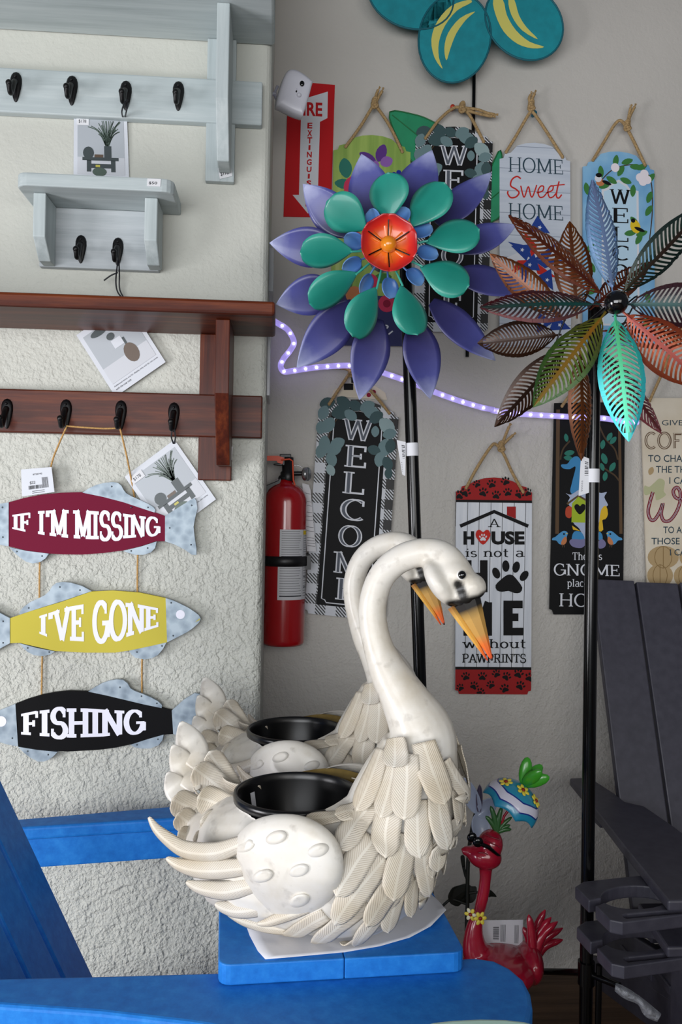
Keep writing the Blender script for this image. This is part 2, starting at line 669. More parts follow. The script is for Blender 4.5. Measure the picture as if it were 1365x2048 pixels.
def hook_mesh(c, s=1.0):
    """teardrop plate and a prong curling out of it; c is the plate centre on the wood"""
    mb = MB('hook_black', True)
    prof = [(0.033, .001), (.031, .006), (.026, .0098), (.019, .0118), (.010, .0122), (0, .0108), (-.012, .0082), (-.022, .0055), (-.028, .003), (-.030, .0008)]
    rows = []
    for z, w in prof:
        rows.append([V((c.x + s * w * math.cos(PI * k / 8), c.y - s * (0.0005 + 0.45 * w * math.sin(PI * k / 8)), c.z + s * z)) for k in range(9)])
    mb.strip(rows)
    path = catmull([(0, -.003, .012), (0, -.014, .004), (0, -.024, -.012), (0, -.030, -.024), (0, -.037, -.027), (0, -.043, -.020), (0, -.046, -.012)], 4)
    n = len(path)
    mb.tube([c + V(p) * s for p in path], [s * interp([(0, .0065), (.5, .0055), (.8, .005), (1, .006)], i / (n - 1)) for i in range(n)], 10)
    mb.ball(c + V(path[-1]) * s, .0068 * s, 12)
    mb.ball(c + V((0, -.006, .022)) * s, .003 * s, 8)
    return mb


def price_sticker(parent, f, Y, txt):
    mb = MB('sticker_white')
    g = on(f, Y - .0012)
    mb.prism([g(0, 1), g(1, 1), g(1, 0), g(0, 0)], (0, .0011, 0))
    mb.mat('ink')
    put_text(mb, txt, lambda u, v: P(*f(.12 + .62 * u, .2 + .42 * v), Y - .0016), font='sans', t=0.01)
    build(mb, 'price_sticker', parent)


def coat_rack(name, label, wd, edge, shelf_front, post_x, post_y, brk_x, brk_y, rail, hooks, Yf, z_top, z_bot, x_end):
    """shelf over a hook rail; px anchors, shelf x to world x_end"""
    X0 = -1.02
    zp0 = P(440, post_y[1], YL - .02).z
    root = thing(name, label, 'coat rack', ((X0 + x_end) / 2, YL, zp0))
    mb = MB(edge + '_x')
    mb.box((X0, Yf, z_bot), (x_end, YL, z_top))
    build(mb, 'shelf_board', root, bevel=.006)
    rx1 = P(rail[0], (rail[1] + rail[2]) / 2, YL - .022).x
    zr1, zr0 = P(rail[0] - 200, rail[1], YL - .022).z, P(rail[0] - 200, rail[2], YL - .022).z
    mb = MB(wd + '_x')
    mb.box((X0 + .03, YL - .022, zr0), (rx1, YL, zr1))
    build(mb, 'rail', root, bevel=.003)
    pa, pb = P(post_x[0], 500, YL - .018).x, P(post_x[1], 500, YL - .018).x
    ba, bb = P(brk_x[0], brk_y[1], Yf + .03).x, P(brk_x[1], brk_y[1], Yf + .03).x
    yb = Yf + .045
    za, zb = P(440, brk_y[1], yb).z, P(440, brk_y[2], YL - .095).z
    for dx in (0, X0 + x_end - pa - pb):
        mb = MB(wd + '_z')
        mb.box((pa + dx, YL - .018, zp0), (pb + dx, YL - .0005, z_bot - .0005))
        build(mb, 'back_post', root, bevel=.002)
        mb = MB(wd + '_z')
        prof = [(YL - .023, z_bot - .0005), (yb, z_bot - .0005), (yb, za), (YL - .085, zb), (YL - .023, zb)]
        mb.prism([(ba + dx, y, z) for y, z in prof], (bb - ba, 0, 0))
        build(mb, 'bracket', root, bevel=.002)
    for x, y in hooks:
        build(hook_mesh(P(x, y, YL - .0225)), 'hook', root)
    return root


Yf = 1.655
wr = coat_rack('coat_rack', 'white wooden coat rack shelf with black hooks at the top left of the wall', 'white_wood', 'white_wood', None,
               (408, 466), (85, 362), (430, 456), (0, 195, 318), (525, 152, 240), [(32, 176), (144, 183), (252, 193), (357, 194), ], Yf,
               CAM_Z + 1.045, CAM_Z + 1.007, P(549, 40, 1.70).x)
price_sticker(wr, quad((436, 336), (462, 333), (465, 352), (440, 358)), YL - .0185, '$178')
Yf = 1.64
br = coat_rack('coat_rack', 'dark brown wooden coat rack shelf holding the hanging fish sign', 'brown_wood', 'brown_wood', None,
               (404, 471), (670, 961), (428, 457), (640, 786, 930), (525, 786, 872), [(14, 829), (132, 830), (242, 832), (348, 836)], Yf,
               P(275, 592, Yf).z, P(275, 621, Yf).z, P(551, 612, Yf).x)
price_sticker(br, quad((452, 893), (466, 893), (464, 920), (450, 916)), YL - .0185, '$')

# small white shelf
Ys = 1.715
z1, z0 = P(190, 350, Ys).z, P(190, 377, Ys).z
xa, xb = P(30, 360, Ys).x, P(347, 372, Ys).x
root = thing('wall_shelf', 'small white wall shelf with two black hooks under it, between the two coat racks', 'shelf', ((xa + xb) / 2, YL, P(200, 536, YL).z))
mb = MB('white_wood_x')
r = .022
c = [(xa, YL), (xa, Ys + r)] + [(xa + r - r * math.cos(a), Ys + r - r * math.sin(a)) for a in (.4, .8, 1.2)] + [(xa + r, Ys), (xb - r, Ys)] + \
    [(xb - r + r * math.sin(a), Ys + r - r * math.cos(a)) for a in (.4, .8, 1.2)] + [(xb, Ys + r), (xb, YL)]
mb.prism([(x, y, z1) for x, y in c], (0, 0, z0 - z1))
build(mb, 'shelf_board', root, bevel=.003)
pa, pb = P(84, 470, YL).x, P(319, 470, YL - .02).x
mb = MB('white_grain_x')
zb = P(200, 537, YL - .02).z
mb.box((pa, YL - .018, zb), (pb, YL - .0005, z0 - .0005))
build(mb, 'back_panel', root, bevel=.002)
yb = Ys + .035
for x0p, x1p, yb_px, yt_px in ((66, 91, 472, 527), (289, 315, 480, 534)):
    a, b = P(x0p, 430, yb).x, P(x1p, 430, yb).x
    mb = MB('white_wood_z')
    zk, zl = P(x0p, yb_px, yb).z, zb + .001
    prof = [(YL - .0185, z0 - .0005), (yb, z0 - .0005), (yb, zk), (YL - .055, zl), (YL - .0185, zl)]
    mb.prism([(a, y, z) for y, z in prof], (b - a, 0, 0))
    build(mb, 'bracket', root, bevel=.002)
for x, y in ((162, 500), (236, 505)):
    build(hook_mesh(P(x, y, YL - .0185), .95), 'hook', root)
price_sticker(root, quad((295, 357), (322, 358), (321, 373), (294, 372)), Ys, '$50')

# ================================================================== photo cards hanging from the hooks
M('card_white', '#cdd1d8', 0.45)
M('photo_grey', '#a9afb5', 0.4)
M('photo_pale', '#c3c6cc', 0.4)
M('photo_dark', '#3b4446', 0.4)
M('photo_green', '#4a5a50', 0.4)
M('photo_brown', '#5b4a3c', 0.4)
M('photo_yellow', '#b9b04a', 0.4)


def photo_card(label, f, Y, ribbon, kind, tilt_y=0.0):
    root = thing('photo_card', label, 'card', P(*f(.5, 0), Y))
    g = lambda u, v, o=0.0: P(*f(u, v), Y - o)
    mb = MB('card_white')
    mb.prism([g(0, 1), g(1, 1), g(1, 0), g(0, 0)], (0, .0006, 0))
    fn = lambda o: (lambda u, v: g(u, v, o))

    def rc(m, u0, v0, u1, v1, o):
        mb.mat(m)
        mb.face([g(u0, v0, o), g(u1, v0, o), g(u1, v1, o), g(u0, v1, o)])
    rc('photo_grey', .07, .16, .93, .92, .0006)
    rc('photo_pale', .07, .16, .93, .40, .0008)
    rnd = random.Random(3)
    if kind == 'plant':
        mb.mat('photo_green')
        for k in range(46):
            a = rnd.uniform(-1.0, .85)
            L = rnd.uniform(.16, .44)
            x0, y0 = .62 + .03 * a, .56
            pts = [(x0, y0), (x0 + .5 * L * a * .7, y0 + L * .5), (x0 + L * a * .85, y0 + L * (1 - .35 * abs(a)))]
            pts = catmull([(p[0], min(.91, p[1])) for p in pts], 4)
            vs, fs = ribbon2d(pts, .012, .012)
            mb.add([g(p[0], p[1], .0011) for p in vs], fs)
        rc('photo_dark', .56, .40, .69, .56, .0014)
        mb.mat('photo_dark')
        mb.face([g(.27 + .1 * math.cos(q * PI / 8), .46 + .085 * math.sin(q * PI / 8), .0014) for q in range(16)])
        rc('photo_dark', .16, .355, .82, .40, .0015)
        for x in (.24, .68):
            rc('photo_dark', x, .20, x + .08, .36, .0015)
        rc('photo_dark', .28, .25, .72, .31, .0016)
        rc('photo_yellow', .40, .265, .48, .295, .0018)
        rc('photo_brown', .38, .40, .54, .44, .0014)
        mb.mat('photo_green')
        mb.face([g(.47 + .13 * math.cos(q * PI / 8), .22 + .06 * math.sin(q * PI / 8) - .02, .0019) for q in range(16)])
        rc('sticker_white', .05, .84, .28, .95, .002)
        mb.mat('ink')
        put_text(mb, '$178', lambda u, v: g(.09 + .14 * u, .865 + .05 * v, .0023), font='sans', t=0.0)
    else:
        mb.mat('photo_brown')
        mb.face([g(.62 + .12 * math.cos(q * PI / 8), .38 + .14 * math.sin(q * PI / 8), .0014) for q in range(16)])
        rc('photo_dark', .60, .5, .64, .62, .0013)
        rc('card_white', .42, .54, .60, .66, .0012)
        mb.mat('photo_dark')
        mb.face([g(.46 + .07 * math.cos(q * PI / 8), .72 + .05 * math.sin(q * PI / 8), .0014) for q in range(16)])
        mb.face([g(.34 + .16 * math.cos(q * PI / 8), .86 + .05 * math.sin(q * PI / 8), .0014) for q in range(16)])
    mb.mat('ink')
    put_text(mb, 'Additional items are for display only and do not come', lambda u, v: g(.07 + .86 * u, .105 + .026 * v, .001), font='sans', t=0)
    put_text(mb, 'with the coat rack', lambda u, v: g(.07 + .3 * u, .062 + .026 * v, .001), font='sans', t=0)
    build(mb, 'card', root)
    mb = MB('ribbon_black', True)
    for pts in ribbon:
        mb.tube(catmull([tuple(P(x, y, d)) for x, y, d in pts], 5), .0016, 6)
    build(mb, 'ribbon', root)
    return root


photo_card('photo card of a plant hanging from the white coat rack, standing behind the small shelf',
           quad((148, 226), (254, 231), (259, 374), (147, 371)), YL - .006,
           [[(246, 236, YL - .006), (244, 222, 1.78), (250, 205, 1.782), (256, 200, 1.785)], [(250, 236, YL - .006), (253, 222, 1.78), (256, 206, 1.785)]], 'plant')
c2 = crop(0, 560, .41026)
photo_card('tilted photo card seen in the gap of the brown coat rack', quad(c2(372, 269), c2(617, 100), c2(808, 400), c2(563, 569)), YL - .012,
           [[(253, 603, YL - .012), (236, 585, YL - .02), (232, 560, YL - .03), (236, 520, 1.79)], [(253, 603, YL - .012), (240, 580, YL - .02), (239, 550, YL - .03), (238, 520, 1.79)],
            [(236, 545, YL - .03), (222, 551, YL - .03), (208, 561, YL - .028)]], 'spoon')
c4 = crop(230, 860, .16117)
photo_card('tilted photo card of a plant hanging from the brown rack, beside the red fish', quad(c4(120, 580), c4(740, 120), c4(1255, 860), c4(635, 1320)), YL - .010,
           [[(347, 887, YL - .010), (343, 874, YL - .03), (345, 858, 1.79)], [(349, 887, YL - .010), (351, 874, YL - .03), (349, 858, 1.79)]], 'plant')

# ================================================================== fish sign on twine
m, t = newmat('galvanised', 0.5, 0.35)
n1 = t.n('ShaderNodeTexVoronoi')
n1.inputs['Scale'].default_value = 60
t.l(t.obj(), n1.inputs['Vector'])
t.l(t.ramp(t.math('ADD', t.math('MULTIPLY', n1.outputs[0], .5), t.math('MULTIPLY', t.noise(45, 5, t.obj()), .6)), [(.3, '#75838e'), (.5, '#8a98a3'), (.75, '#a0adb6')]), t.b.inputs['Base Color'])
M('fish_red', '#6e1631', 0.7, spec=.12)
M('fish_yellow', '#c2b548', 0.7, spec=.12)
M('fish_black', '#0b0b0d', 0.7, spec=.12)
M('letter_white', '#e6e6f2', 0.5)
M('rivet', '#4d565c', 0.4, 0.6)
M('twine', '#b58d55', 0.9, var=.3, vscale=300)
M('rope', '#a5895f', 0.9, var=.35, vscale=260, bump=.4, bscale=400)
c3 = crop(0, 900, .41026)
YFISH = YL - .018
fish_root = thing('hanging_fish_sign', 'three fish plaques reading about being gone fishing, hung on twine from the brown rack', 'sign', P(170, 1510, YFISH))
G = lambda x, y, o=0.0: P(*c3(x, y), YFISH - o)


def env_text(mb, txt, top, bot, x0, x1, o, **kw):
    def fn(u, v):
        x = x0 + (x1 - x0) * u
        yt, yb2 = interp(top, x), interp(bot, x)
        return G(x, yb2 + (yt - yb2) * v, o)
    put_text(mb, txt, fn, **kw)


def fish(colour, body, metal, rivets, txt, top, bot, x0, x1, eye=None, kw=None):
    mb = MB(colour)
    mb.prism([G(*p) for p in body], (0, .009, 0))
    mb.mat('letter_white')
    env_text(mb, txt, top, bot, x0, x1, .0006, font='slab', **kw)
    f = build(mb, 'fish_board', fish_root)
    f['label'] = {'fish_red': 'dark red fish body reading IF I\'M MISSING', 'fish_yellow': 'yellow fish body reading I\'VE GONE', 'fish_black': 'black fish body reading FISHING'}[colour]
    for nm, pts in metal:
        mb = MB('galvanised')
        mb.prism([G(p[0], p[1], .0012) for p in catmull([tuple(q) for q in pts], 1, True)], (0, .0075, 0))
        mb.mat('rivet')
        for rn, rx, ry in rivets:
            if rn == nm:
                mb.ball(G(rx, ry, .0012), (.0019, .001, .0019), 8)
        if eye and nm == 'head':
            mb.mat('letter_white')
            mb.face([G(eye[0] + eye[2] * math.cos(PI * k / 12), eye[1] + eye[2] * math.sin(PI * k / 12), .0018) for k in range(24)])
        if colour == 'fish_yellow' and nm == 'head':
            mb.mat('fish_yellow')
            mb.face([G(978, 818, .0018), G(950, 840, .0018), G(972, 830, .0018)])
        build(mb, {'head': 'head', 'tail': 'tail'}.get(nm, 'fin'), f)


SLAB = dict(t=.24, th=.12, sl=.42, st=.12, gap=.08)
fish('fish_red', [(42, 255), (120, 233), (200, 218), (300, 208), (400, 205), (450, 210), (560, 238), (690, 280), (805, 322), (805, 445), (760, 445), (690, 468), (600, 490), (500, 503), (400, 510), (310, 509), (240, 505), (130, 490), (42, 470)],
     [('head', [(42, 255), (42, 470), (0, 462), (-50, 440), (-110, 380), (-120, 360), (-110, 335), (-60, 285), (0, 262)]),
      ('top_fin', [(402, 208), (435, 186), (470, 170), (510, 160), (550, 156), (575, 160), (592, 174), (603, 195), (615, 210), (640, 225), (690, 247), (725, 264), (748, 278), (758, 292), (754, 305), (690, 284), (600, 254), (500, 228)]),
      ('tail', [(805, 322), (870, 280), (935, 240), (950, 234), (958, 250), (963, 285), (952, 330), (944, 375), (950, 430), (958, 480), (958, 512), (935, 510), (900, 485), (850, 460), (805, 445)]),
      ('low_fin', [(45, 474), (130, 492), (237, 505), (222, 528), (196, 546), (160, 553), (128, 545), (95, 522), (65, 495)]),
      ('back_fin', [(600, 492), (690, 470), (764, 446), (756, 478), (735, 500), (700, 511), (660, 511), (628, 502)])],
     [('head', 12, 280), ('head', 14, 425), ('top_fin', 545, 178), ('top_fin', 640, 280), ('top_fin', 722, 280), ('tail', 935, 270), ('tail', 828, 380), ('tail', 932, 462), ('low_fin', 82, 495), ('low_fin', 205, 517), ('back_fin', 640, 492), ('back_fin', 720, 478)],
     "IF I'M MISSING", [(60, 312), (190, 290), (300, 283), (450, 288), (600, 302), (785, 330)], [(60, 390), (130, 408), (220, 425), (330, 440), (450, 447), (550, 445), (640, 438), (785, 418)], 60, 783, kw=SLAB)
fish('fish_yellow', [(48, 820), (150, 785), (300, 740), (445, 690), (550, 685), (680, 695), (808, 722), (815, 938), (680, 970), (560, 988), (420, 988), (270, 980), (95, 940), (48, 942)],
     [('head', [(808, 722), (845, 734), (880, 750), (920, 770), (950, 790), (970, 806), (980, 822), (970, 842), (945, 865), (915, 887), (880, 905), (815, 938)]),
      ('tail', [(48, 820), (0, 795), (-60, 760), (-80, 765), (-70, 880), (-85, 990), (-60, 1000), (0, 968), (48, 942)]),
      ('top_fin', [(95, 803), (97, 785), (115, 765), (150, 740), (190, 722), (218, 708), (240, 688), (255, 664), (275, 648), (305, 643), (345, 647), (400, 663), (447, 688), (300, 738), (190, 772)]),
      ('low_fin', [(95, 942), (180, 965), (268, 982), (245, 997), (205, 1005), (165, 1000), (135, 985), (110, 962)]),
      ('back_fin', [(630, 978), (740, 955), (812, 938), (795, 970), (770, 1000), (740, 1016), (700, 1020), (660, 1013), (640, 996)])],
     [('top_fin', 292, 668), ('top_fin', 390, 683), ('top_fin', 140, 770), ('low_fin', 135, 965), ('low_fin', 240, 985), ('back_fin', 668, 985), ('back_fin', 790, 955), ('head', 835, 745), ('head', 845, 905), ('tail', 15, 835), ('tail', 15, 940)],
     "I'VE GONE", [(190, 805), (330, 755), (440, 735), (560, 728), (650, 738), (770, 765)], [(190, 900), (235, 920), (310, 938), (410, 945), (520, 945), (610, 925), (770, 868)], 192, 773, (880, 802, 22), kw=SLAB)
fish('fish_black', [(75, 1238), (130, 1216), (200, 1195), (265, 1182), (330, 1175), (430, 1178), (560, 1200), (700, 1235), (838, 1270), (845, 1385), (790, 1388), (715, 1412), (640, 1435), (560, 1452), (480, 1462), (330, 1470), (200, 1462), (88, 1445)],
     [('head', [(75, 1238), (0, 1268), (-50, 1300), (-90, 1345), (-50, 1395), (0, 1425), (40, 1437), (88, 1445)]),
      ('top_fin', [(430, 1178), (465, 1155), (500, 1136), (535, 1124), (570, 1118), (600, 1121), (622, 1138), (636, 1162), (655, 1174), (690, 1187), (735, 1206), (770, 1225), (790, 1244), (788, 1258), (700, 1240), (600, 1216), (520, 1197)]),
      ('tail', [(838, 1270), (900, 1215), (950, 1185), (975, 1190), (960, 1300), (975, 1400), (965, 1420), (900, 1400), (845, 1385)]),
      ('low_fin', [(88, 1447), (180, 1462), (280, 1472), (262, 1492), (238, 1510), (212, 1519), (185, 1519), (145, 1498), (115, 1475)]),
      ('back_fin', [(637, 1437), (720, 1410), (798, 1388), (792, 1415), (772, 1440), (735, 1455), (690, 1456), (655, 1449)])],
     [('top_fin', 585, 1157), ('top_fin', 690, 1200), ('top_fin', 765, 1235), ('low_fin', 135, 1468), ('low_fin', 235, 1485), ('back_fin', 668, 1437), ('back_fin', 770, 1410), ('head', 60, 1405)],
     'FISHING', [(105, 1280), (170, 1265), (300, 1250), (420, 1250), (520, 1258), (620, 1264), (715, 1266)], [(105, 1395), (200, 1405), (350, 1415), (500, 1408), (600, 1395), (715, 1385)], 103, 712, (5, 1323, 26), kw=SLAB)
YH = 1.7995
for pts in ([(134, 852, YH), (118, 888, YH + .01), (104, 925, YL - .014), (92, 985, YL - .006)], [(240, 856, YH), (252, 905, YH + .01), (262, 955, YL - .012), (270, 1000, YL - .007)],
            [(133, 852, YH - .002), (170, 855, YH - .002), (210, 857, YH - .002), (241, 856, YH - .002)],
            [(80, 1095, YL - .006), (79, 1195, YL - .006), (83, 1240, YL - .006)], [(276, 1090, YL - .006), (275, 1150, YL - .006), (275, 1200, YL - .006)],
            [(85, 1290, YL - .006), (84, 1340, YL - .006), (83, 1400, YL - .006)], [(285, 1290, YL - .006), (284, 1340, YL - .006), (284, 1400, YL - .006)]):
    mb = MB('twine', True)
    mb.tube(catmull([tuple(P(*q)) for q in pts], 6), .0019, 8)
    build(mb, 'twine', fish_root)
f = quad((42, 939), (103, 934), (109, 984), (44, 993))
mb = MB('card_white')
g = lambda u, v, o=0: P(*f(u, v), YL - .026 - o)
mb.prism([g(0, 1), g(1, 1), g(1, 0), g(0, 0)], (0, .0006, 0))
mb.mat('ink')
put_text(mb, '$32', lambda u, v: g(.26 + .17 * u, .40 + .12 * v, .0009), font='sans', t=0)
put_text(mb, '#720745', lambda u, v: g(.37 + .3 * u, .74 + .07 * v, .0009), font='sans', t=0)
rnd = random.Random(5)
x = .22
while x < .84:
    w = rnd.choice((.008, .012, .02))
    top = .63 if x > .64 else .36
    mb.face([g(x, .22, .0008), g(x + w, .22, .0008), g(x + w, top, .0008), g(x, top, .0008)])
    x += w + rnd.choice((.01, .016))
for y in (.14, .07):
    flat_line(mb, lambda u, v: g(u, v, .0008), [(.32, y), (.7, y)], .018)
build(mb, 'price_tag', fish_root)

# ================================================================== signs on the back wall
m, t = newmat('buffalo_plaid', 0.5)
mp = t.n('ShaderNodeMapping')
mp.inputs['Scale'].default_value = (3.9, 10.8, 1)
t.l(t.uv(), mp.inputs[0])
sx = t.n('ShaderNodeSeparateXYZ')
t.l(mp.outputs[0], sx.inputs[0])
cx = t.math('GREATER_THAN', t.math('FRACT', sx.outputs[0]), .5)
cy = t.math('GREATER_THAN', t.math('FRACT', sx.outputs[1]), .5)
hatch = t.math('GREATER_THAN', t.math('FRACT', t.math('ADD', t.math('MULTIPLY', sx.outputs[0], 6), t.math('MULTIPLY', sx.outputs[1], 6))), .5)
one = t.math('ABSOLUTE', t.math('SUBTRACT', cx, cy))
both = t.math('MULTIPLY', cx, cy)
fac = t.math('MAXIMUM', both, t.math('MULTIPLY', one, hatch))
t.l(t.mix(fac, '#c9ccd2', '#0c0c0e'), t.b.inputs['Base Color'])

m, t = newmat('shiplap', 0.5)
o = t.obj()
sx = t.n('ShaderNodeSeparateXYZ')
t.l(o, sx.inputs[0])
line = t.math('LESS_THAN', t.math('FRACT', t.math('MULTIPLY', sx.outputs[2], 16.5)), .03)
base = t.ramp(t.noise(1, 4, t.obj((4, 4, 60))), [(.3, '#b9c2cf'), (.7, '#ccd3dd')])
t.l(t.mix(line, base, '#8c95a4'), t.b.inputs['Base Color'])

m, t = newmat('white_planks', 0.5)
o = t.obj()
sx = t.n('ShaderNodeSeparateXYZ')
t.l(o, sx.inputs[0])
line = t.math('LESS_THAN', t.math('FRACT', t.math('ADD', t.math('MULTIPLY', sx.outputs[0], 31), .5)), .05)
nz = t.noise(1, 5, t.obj((60, 4, 5)), .6)
base = t.ramp(nz, [(.3, '#c7ccd4'), (.52, '#d5d9e0'), (.66, '#dcdfe4'), (.74, '#b7b0a8')])
t.l(t.mix(line, base, '#33343a'), t.b.inputs['Base Color'])

m, t = newmat('sky_blue_print', 0.5)
t.l(t.ramp(t.noise(9, 3, t.obj()), [(.3, '#5f9bcc'), (.55, '#84b8dc'), (.75, '#a9cfe6')]), t.b.inputs['Base Color'])
m, t = newmat('green_print', 0.5)
sx = t.n('ShaderNodeSeparateXYZ')
t.l(t.obj(), sx.inputs[0])
bl = t.ramp(t.noise(1, 3, t.obj((30, 30, 3))), [(.35, '#7f9f45'), (.6, '#9fb95a'), (.78, '#c3d28b')])
t.l(t.mix(t.math('LESS_THAN', sx.outputs[2], .135), bl, '#141a56'), t.b.inputs['Base Color'])
m, t = newmat('cream_print', 0.5)
t.l(t.ramp(t.noise(8, 4, t.obj()), [(.3, '#cdbfa6'), (.6, '#dcd2bf'), (.8, '#d3c3a2')]), t.b.inputs['Base Color'])
for nm, hx in dict(print_black='#0b0b0d', print_white='#d8dae0', print_grey='#9aa0a8', eucalyptus='#6d8689', eucalyptus_pale='#93a8a9', eucalyptus_dark='#3f5658',
                   print_red='#c22a22', print_band_red='#9c1f20', print_slate='#2e4450', print_steel='#5a5f69', leaf_green='#3f7a3d', leaf_light='#6fa04a', leaf_teal='#2f7566', stem_brown='#4a3a2a',
                   rose='#c8375a', rose_deep='#8f1a3a', violet='#5a3480', violet_pale='#8a5ea8', navy='#1c2a8c', print_yellow='#e0c02a', blush='#e6cfc8', panel_blue='#b9d7ea',
                   gnome_blue='#3f86b8', gnome_hair='#a9b4cc', gnome_green='#9fb52e', gnome_roof='#5c4a33', gnome_red='#b5472f', gnome_boot='#77749a', gnome_coat='#d8b02c',
                   bird_blue='#4f93c4', bird_orange='#c07a4f', frame_brown='#5b4632', flag_blue='#22408f', coffee_brown='#6f5a48', wine='#7a1428', pumpkin='#b39a72',
                   pumpkin_line='#8a7048', sage='#b7b890', fire_red='#c01a20', white_flower='#ece4ea').items():
    M(nm, hx, 0.6, spec=.2)
M('board_edge', '#6b4a30', 0.7)


class Board:
    """hanging sign: a quad in the photograph's frame put on a plane in front of the wall; u right, v down"""

    def __init__(self, tl, tr, br, bl, Y, outline, mat, thick=.006):
        self.q = quad(tl, tr, br, bl)
        self.Y = Y
        self.mb = MB(mat)
        pts = [self.g(u, v) for u, v in outline]
        self.mb.prism(pts, (0, thick, 0), [(u, 1 - v) for u, v in outline])

    def g(self, u, v):
        return P(*self.q(u, 1 - v), self.Y)

    def px(self, x, y):
        return P(x, y, self.Y)

    def mat(self, m):
        self.mb.mat(m)
        return self

    def poly(self, pts):
        self.mb.flat([self.g(*p) for p in pts])
        return self

    def rect(self, u0, v0, u1, v1):
        return self.poly([(u0, v0), (u1, v0), (u1, v1), (u0, v1)])

    def line(self, pts, w):
        ax = (self.g(1, .5) - self.g(0, .5)).length / (self.g(.5, 1) - self.g(.5, 0)).length
        flat_line(self.mb, lambda u, v: self.g(u, v * ax), [(u, v / ax) for u, v in pts], w)
        return self

    def leaf(self, u, v, ang, ln, wd):
        ax = (self.g(1, .5) - self.g(0, .5)).length / (self.g(.5, 1) - self.g(.5, 0)).length
        flat_leaf(self.mb, lambda x, y: self.g(x, y * ax), (u, v / ax), ang, ln, wd)
        return self

    def disc(self, u, v, r, ry=None):
        ax = (self.g(1, .5) - self.g(0, .5)).length / (self.g(.5, 1) - self.g(.5, 0)).length
        flat_disc(self.mb, lambda x, y: self.g(x, y * ax), (u, v / ax), r, ry)
        return self

    def text(self, txt, u0, v0, u1, v1, **kw):
        put_text(self.mb, txt, lambda a, b: self.g(u0 + (u1 - u0) * a, v1 + (v0 - v1) * b), **kw)
        return self

    def textpx(self, txt, q, **kw):
        put_text(self.mb, txt, lambda a, b: P(*q(a, b), self.Y), **kw)
        return self


def arch(s=.07, k=.0, notch=True):
    pts = [(0, s + .012), (.055, s + .008), (.075, s - .012), (.16, s - .02), (.25, .017), (.37, .004), (.5, 0), (.63, .004), (.75, .017), (.84, s - .02), (.925, s - .012), (.945, s + .008), (1, s + .012)]
    if notch:
        pts += [(1, .982), (.962, .986), (.95, 1), (.05, 1), (.038, .986), (0, .982)]
    else:
        pts += [(1, 1), (0, 1)]
    return pts


M('pin_green', '#2c8a5a', 0.3)
M('pin_red', '#c2402a', 0.3)
M('pin_teal', '#1f6f86', 0.3)
SIGNS = []


def finish_sign(b, label, rope, group=None, knot=None, tails=(), pin=None, r=.0042):
    """board + rope through its two holes; the pin in the wall is a thing of its own"""
    pts = [b.g(u, v) for u, v in ((.5, 1), (.5, 0))]
    root = thing('hanging_sign', label, 'sign', pts[0])
    build(b.mb, 'board', root)
    mb = MB('rope', True)
    pts = [P(x, y, b.Y - d) for x, y, d in rope]
    path = [V(p) for p in catmull([tuple(p) for p in pts], 6)]
    mb.tube(path, r, 10)
    for p in (pts[0], pts[-1]):
        mb.ball(p, (r * 1.15, r * .9, r * 1.15), 10)
    build(mb, 'rope', root)
    if knot:
        mb = MB('rope', True)
        k = P(knot[0], knot[1], b.Y - .012)
        for a in range(3):
            ring = [k + V((.0075 * math.cos(q * PI / 8) * (1 - .15 * a), -.004 + .004 * math.sin(q * PI / 4 + a), (a - 1) * .0062 + .0065 * math.sin(q * PI / 8))) for q in range(17)]
            mb.tube(ring, r * .92, 8)
        for tl in tails:
            tp = [P(x, y, b.Y - .014) for x, y in tl]
            mb.tube([V(p) for p in catmull([tuple(p) for p in tp], 5)], r * .95, 8)
            e = tp[-1]
            d = (tp[-1] - tp[-2]).normalized()
            rn = random.Random(int(tl[0][0]))
            for s in range(7):
                w = V((rn.uniform(-.35, .35), rn.uniform(-.3, .3), rn.uniform(-.35, .35)))
                mb.tube([e - d * .003, e + (d + w).normalized() * .010], .0010, 5)
        build(mb, 'knot', root)
    if pin:
        mb = MB(pin[2], True)
        c = P(pin[0], pin[1], YB)
        mb.lathe([(.001, 0), (.0045, .0), (.005, .004), (.0028, .008), (.0032, .014), (.0065, .018), (.0062, .021), (0, .022)], c, 16, axis=(0, -1, 0))
        tag(build(mb, 'push_pin'), pin[3], 'push pin')
    return root


YS = YB - .018
WK = dict(font='serif', t=.2, th=.085, sl=.34, st=.07)

# --- fire extinguisher arrow sign, flat on the wall
c8 = crop(520, 120, .16605)
b = Board(c8(345, 250), c8(905, 300), c8(855, 1895), c8(285, 1885), YB - .003, [(0, 0), (1, 0), (1, 1), (0, 1)], 'fire_red', .0028)
mb = b.mb
mb.mat('print_white')
mb.flat([P(*c8(x, y), b.Y) for x, y in [(395, 330), (590, 450), (820, 380), (815, 700), (725, 745), (700, 1600), (765, 1640), (580, 1850), (395, 1625), (472, 1625), (495, 725), (420, 690)]])
mb.mat('fire_red')
b.textpx('FIRE', quad(c8(440, 500), c8(755, 515), c8(752, 682), c8(440, 665)), font='sans', t=.03)
for ch, y0, y1, x in zip('EXTINGUISHER', [755, 845, 930, 1025, 1105, 1195, 1285, 1370, 1450, 1530, 1610, 1695], [825, 920, 1005, 1085, 1175, 1265, 1350, 1430, 1515, 1595, 1680, 1765], [605, 603, 603, 600, 598, 597, 595, 592, 592, 588, 585, 583]):
    w = 12 if ch == 'I' else 30
    b.textpx(ch, quad(c8(x - w, y0), c8(x + w, y0), c8(x + w - 3, y1), c8(x - w - 3, y1)), font='sans', t=.035)
tag(build(mb, 'fire_extinguisher_sign'), 'red wall sign with a white arrow reading FIRE EXTINGUISHER', 'sign')

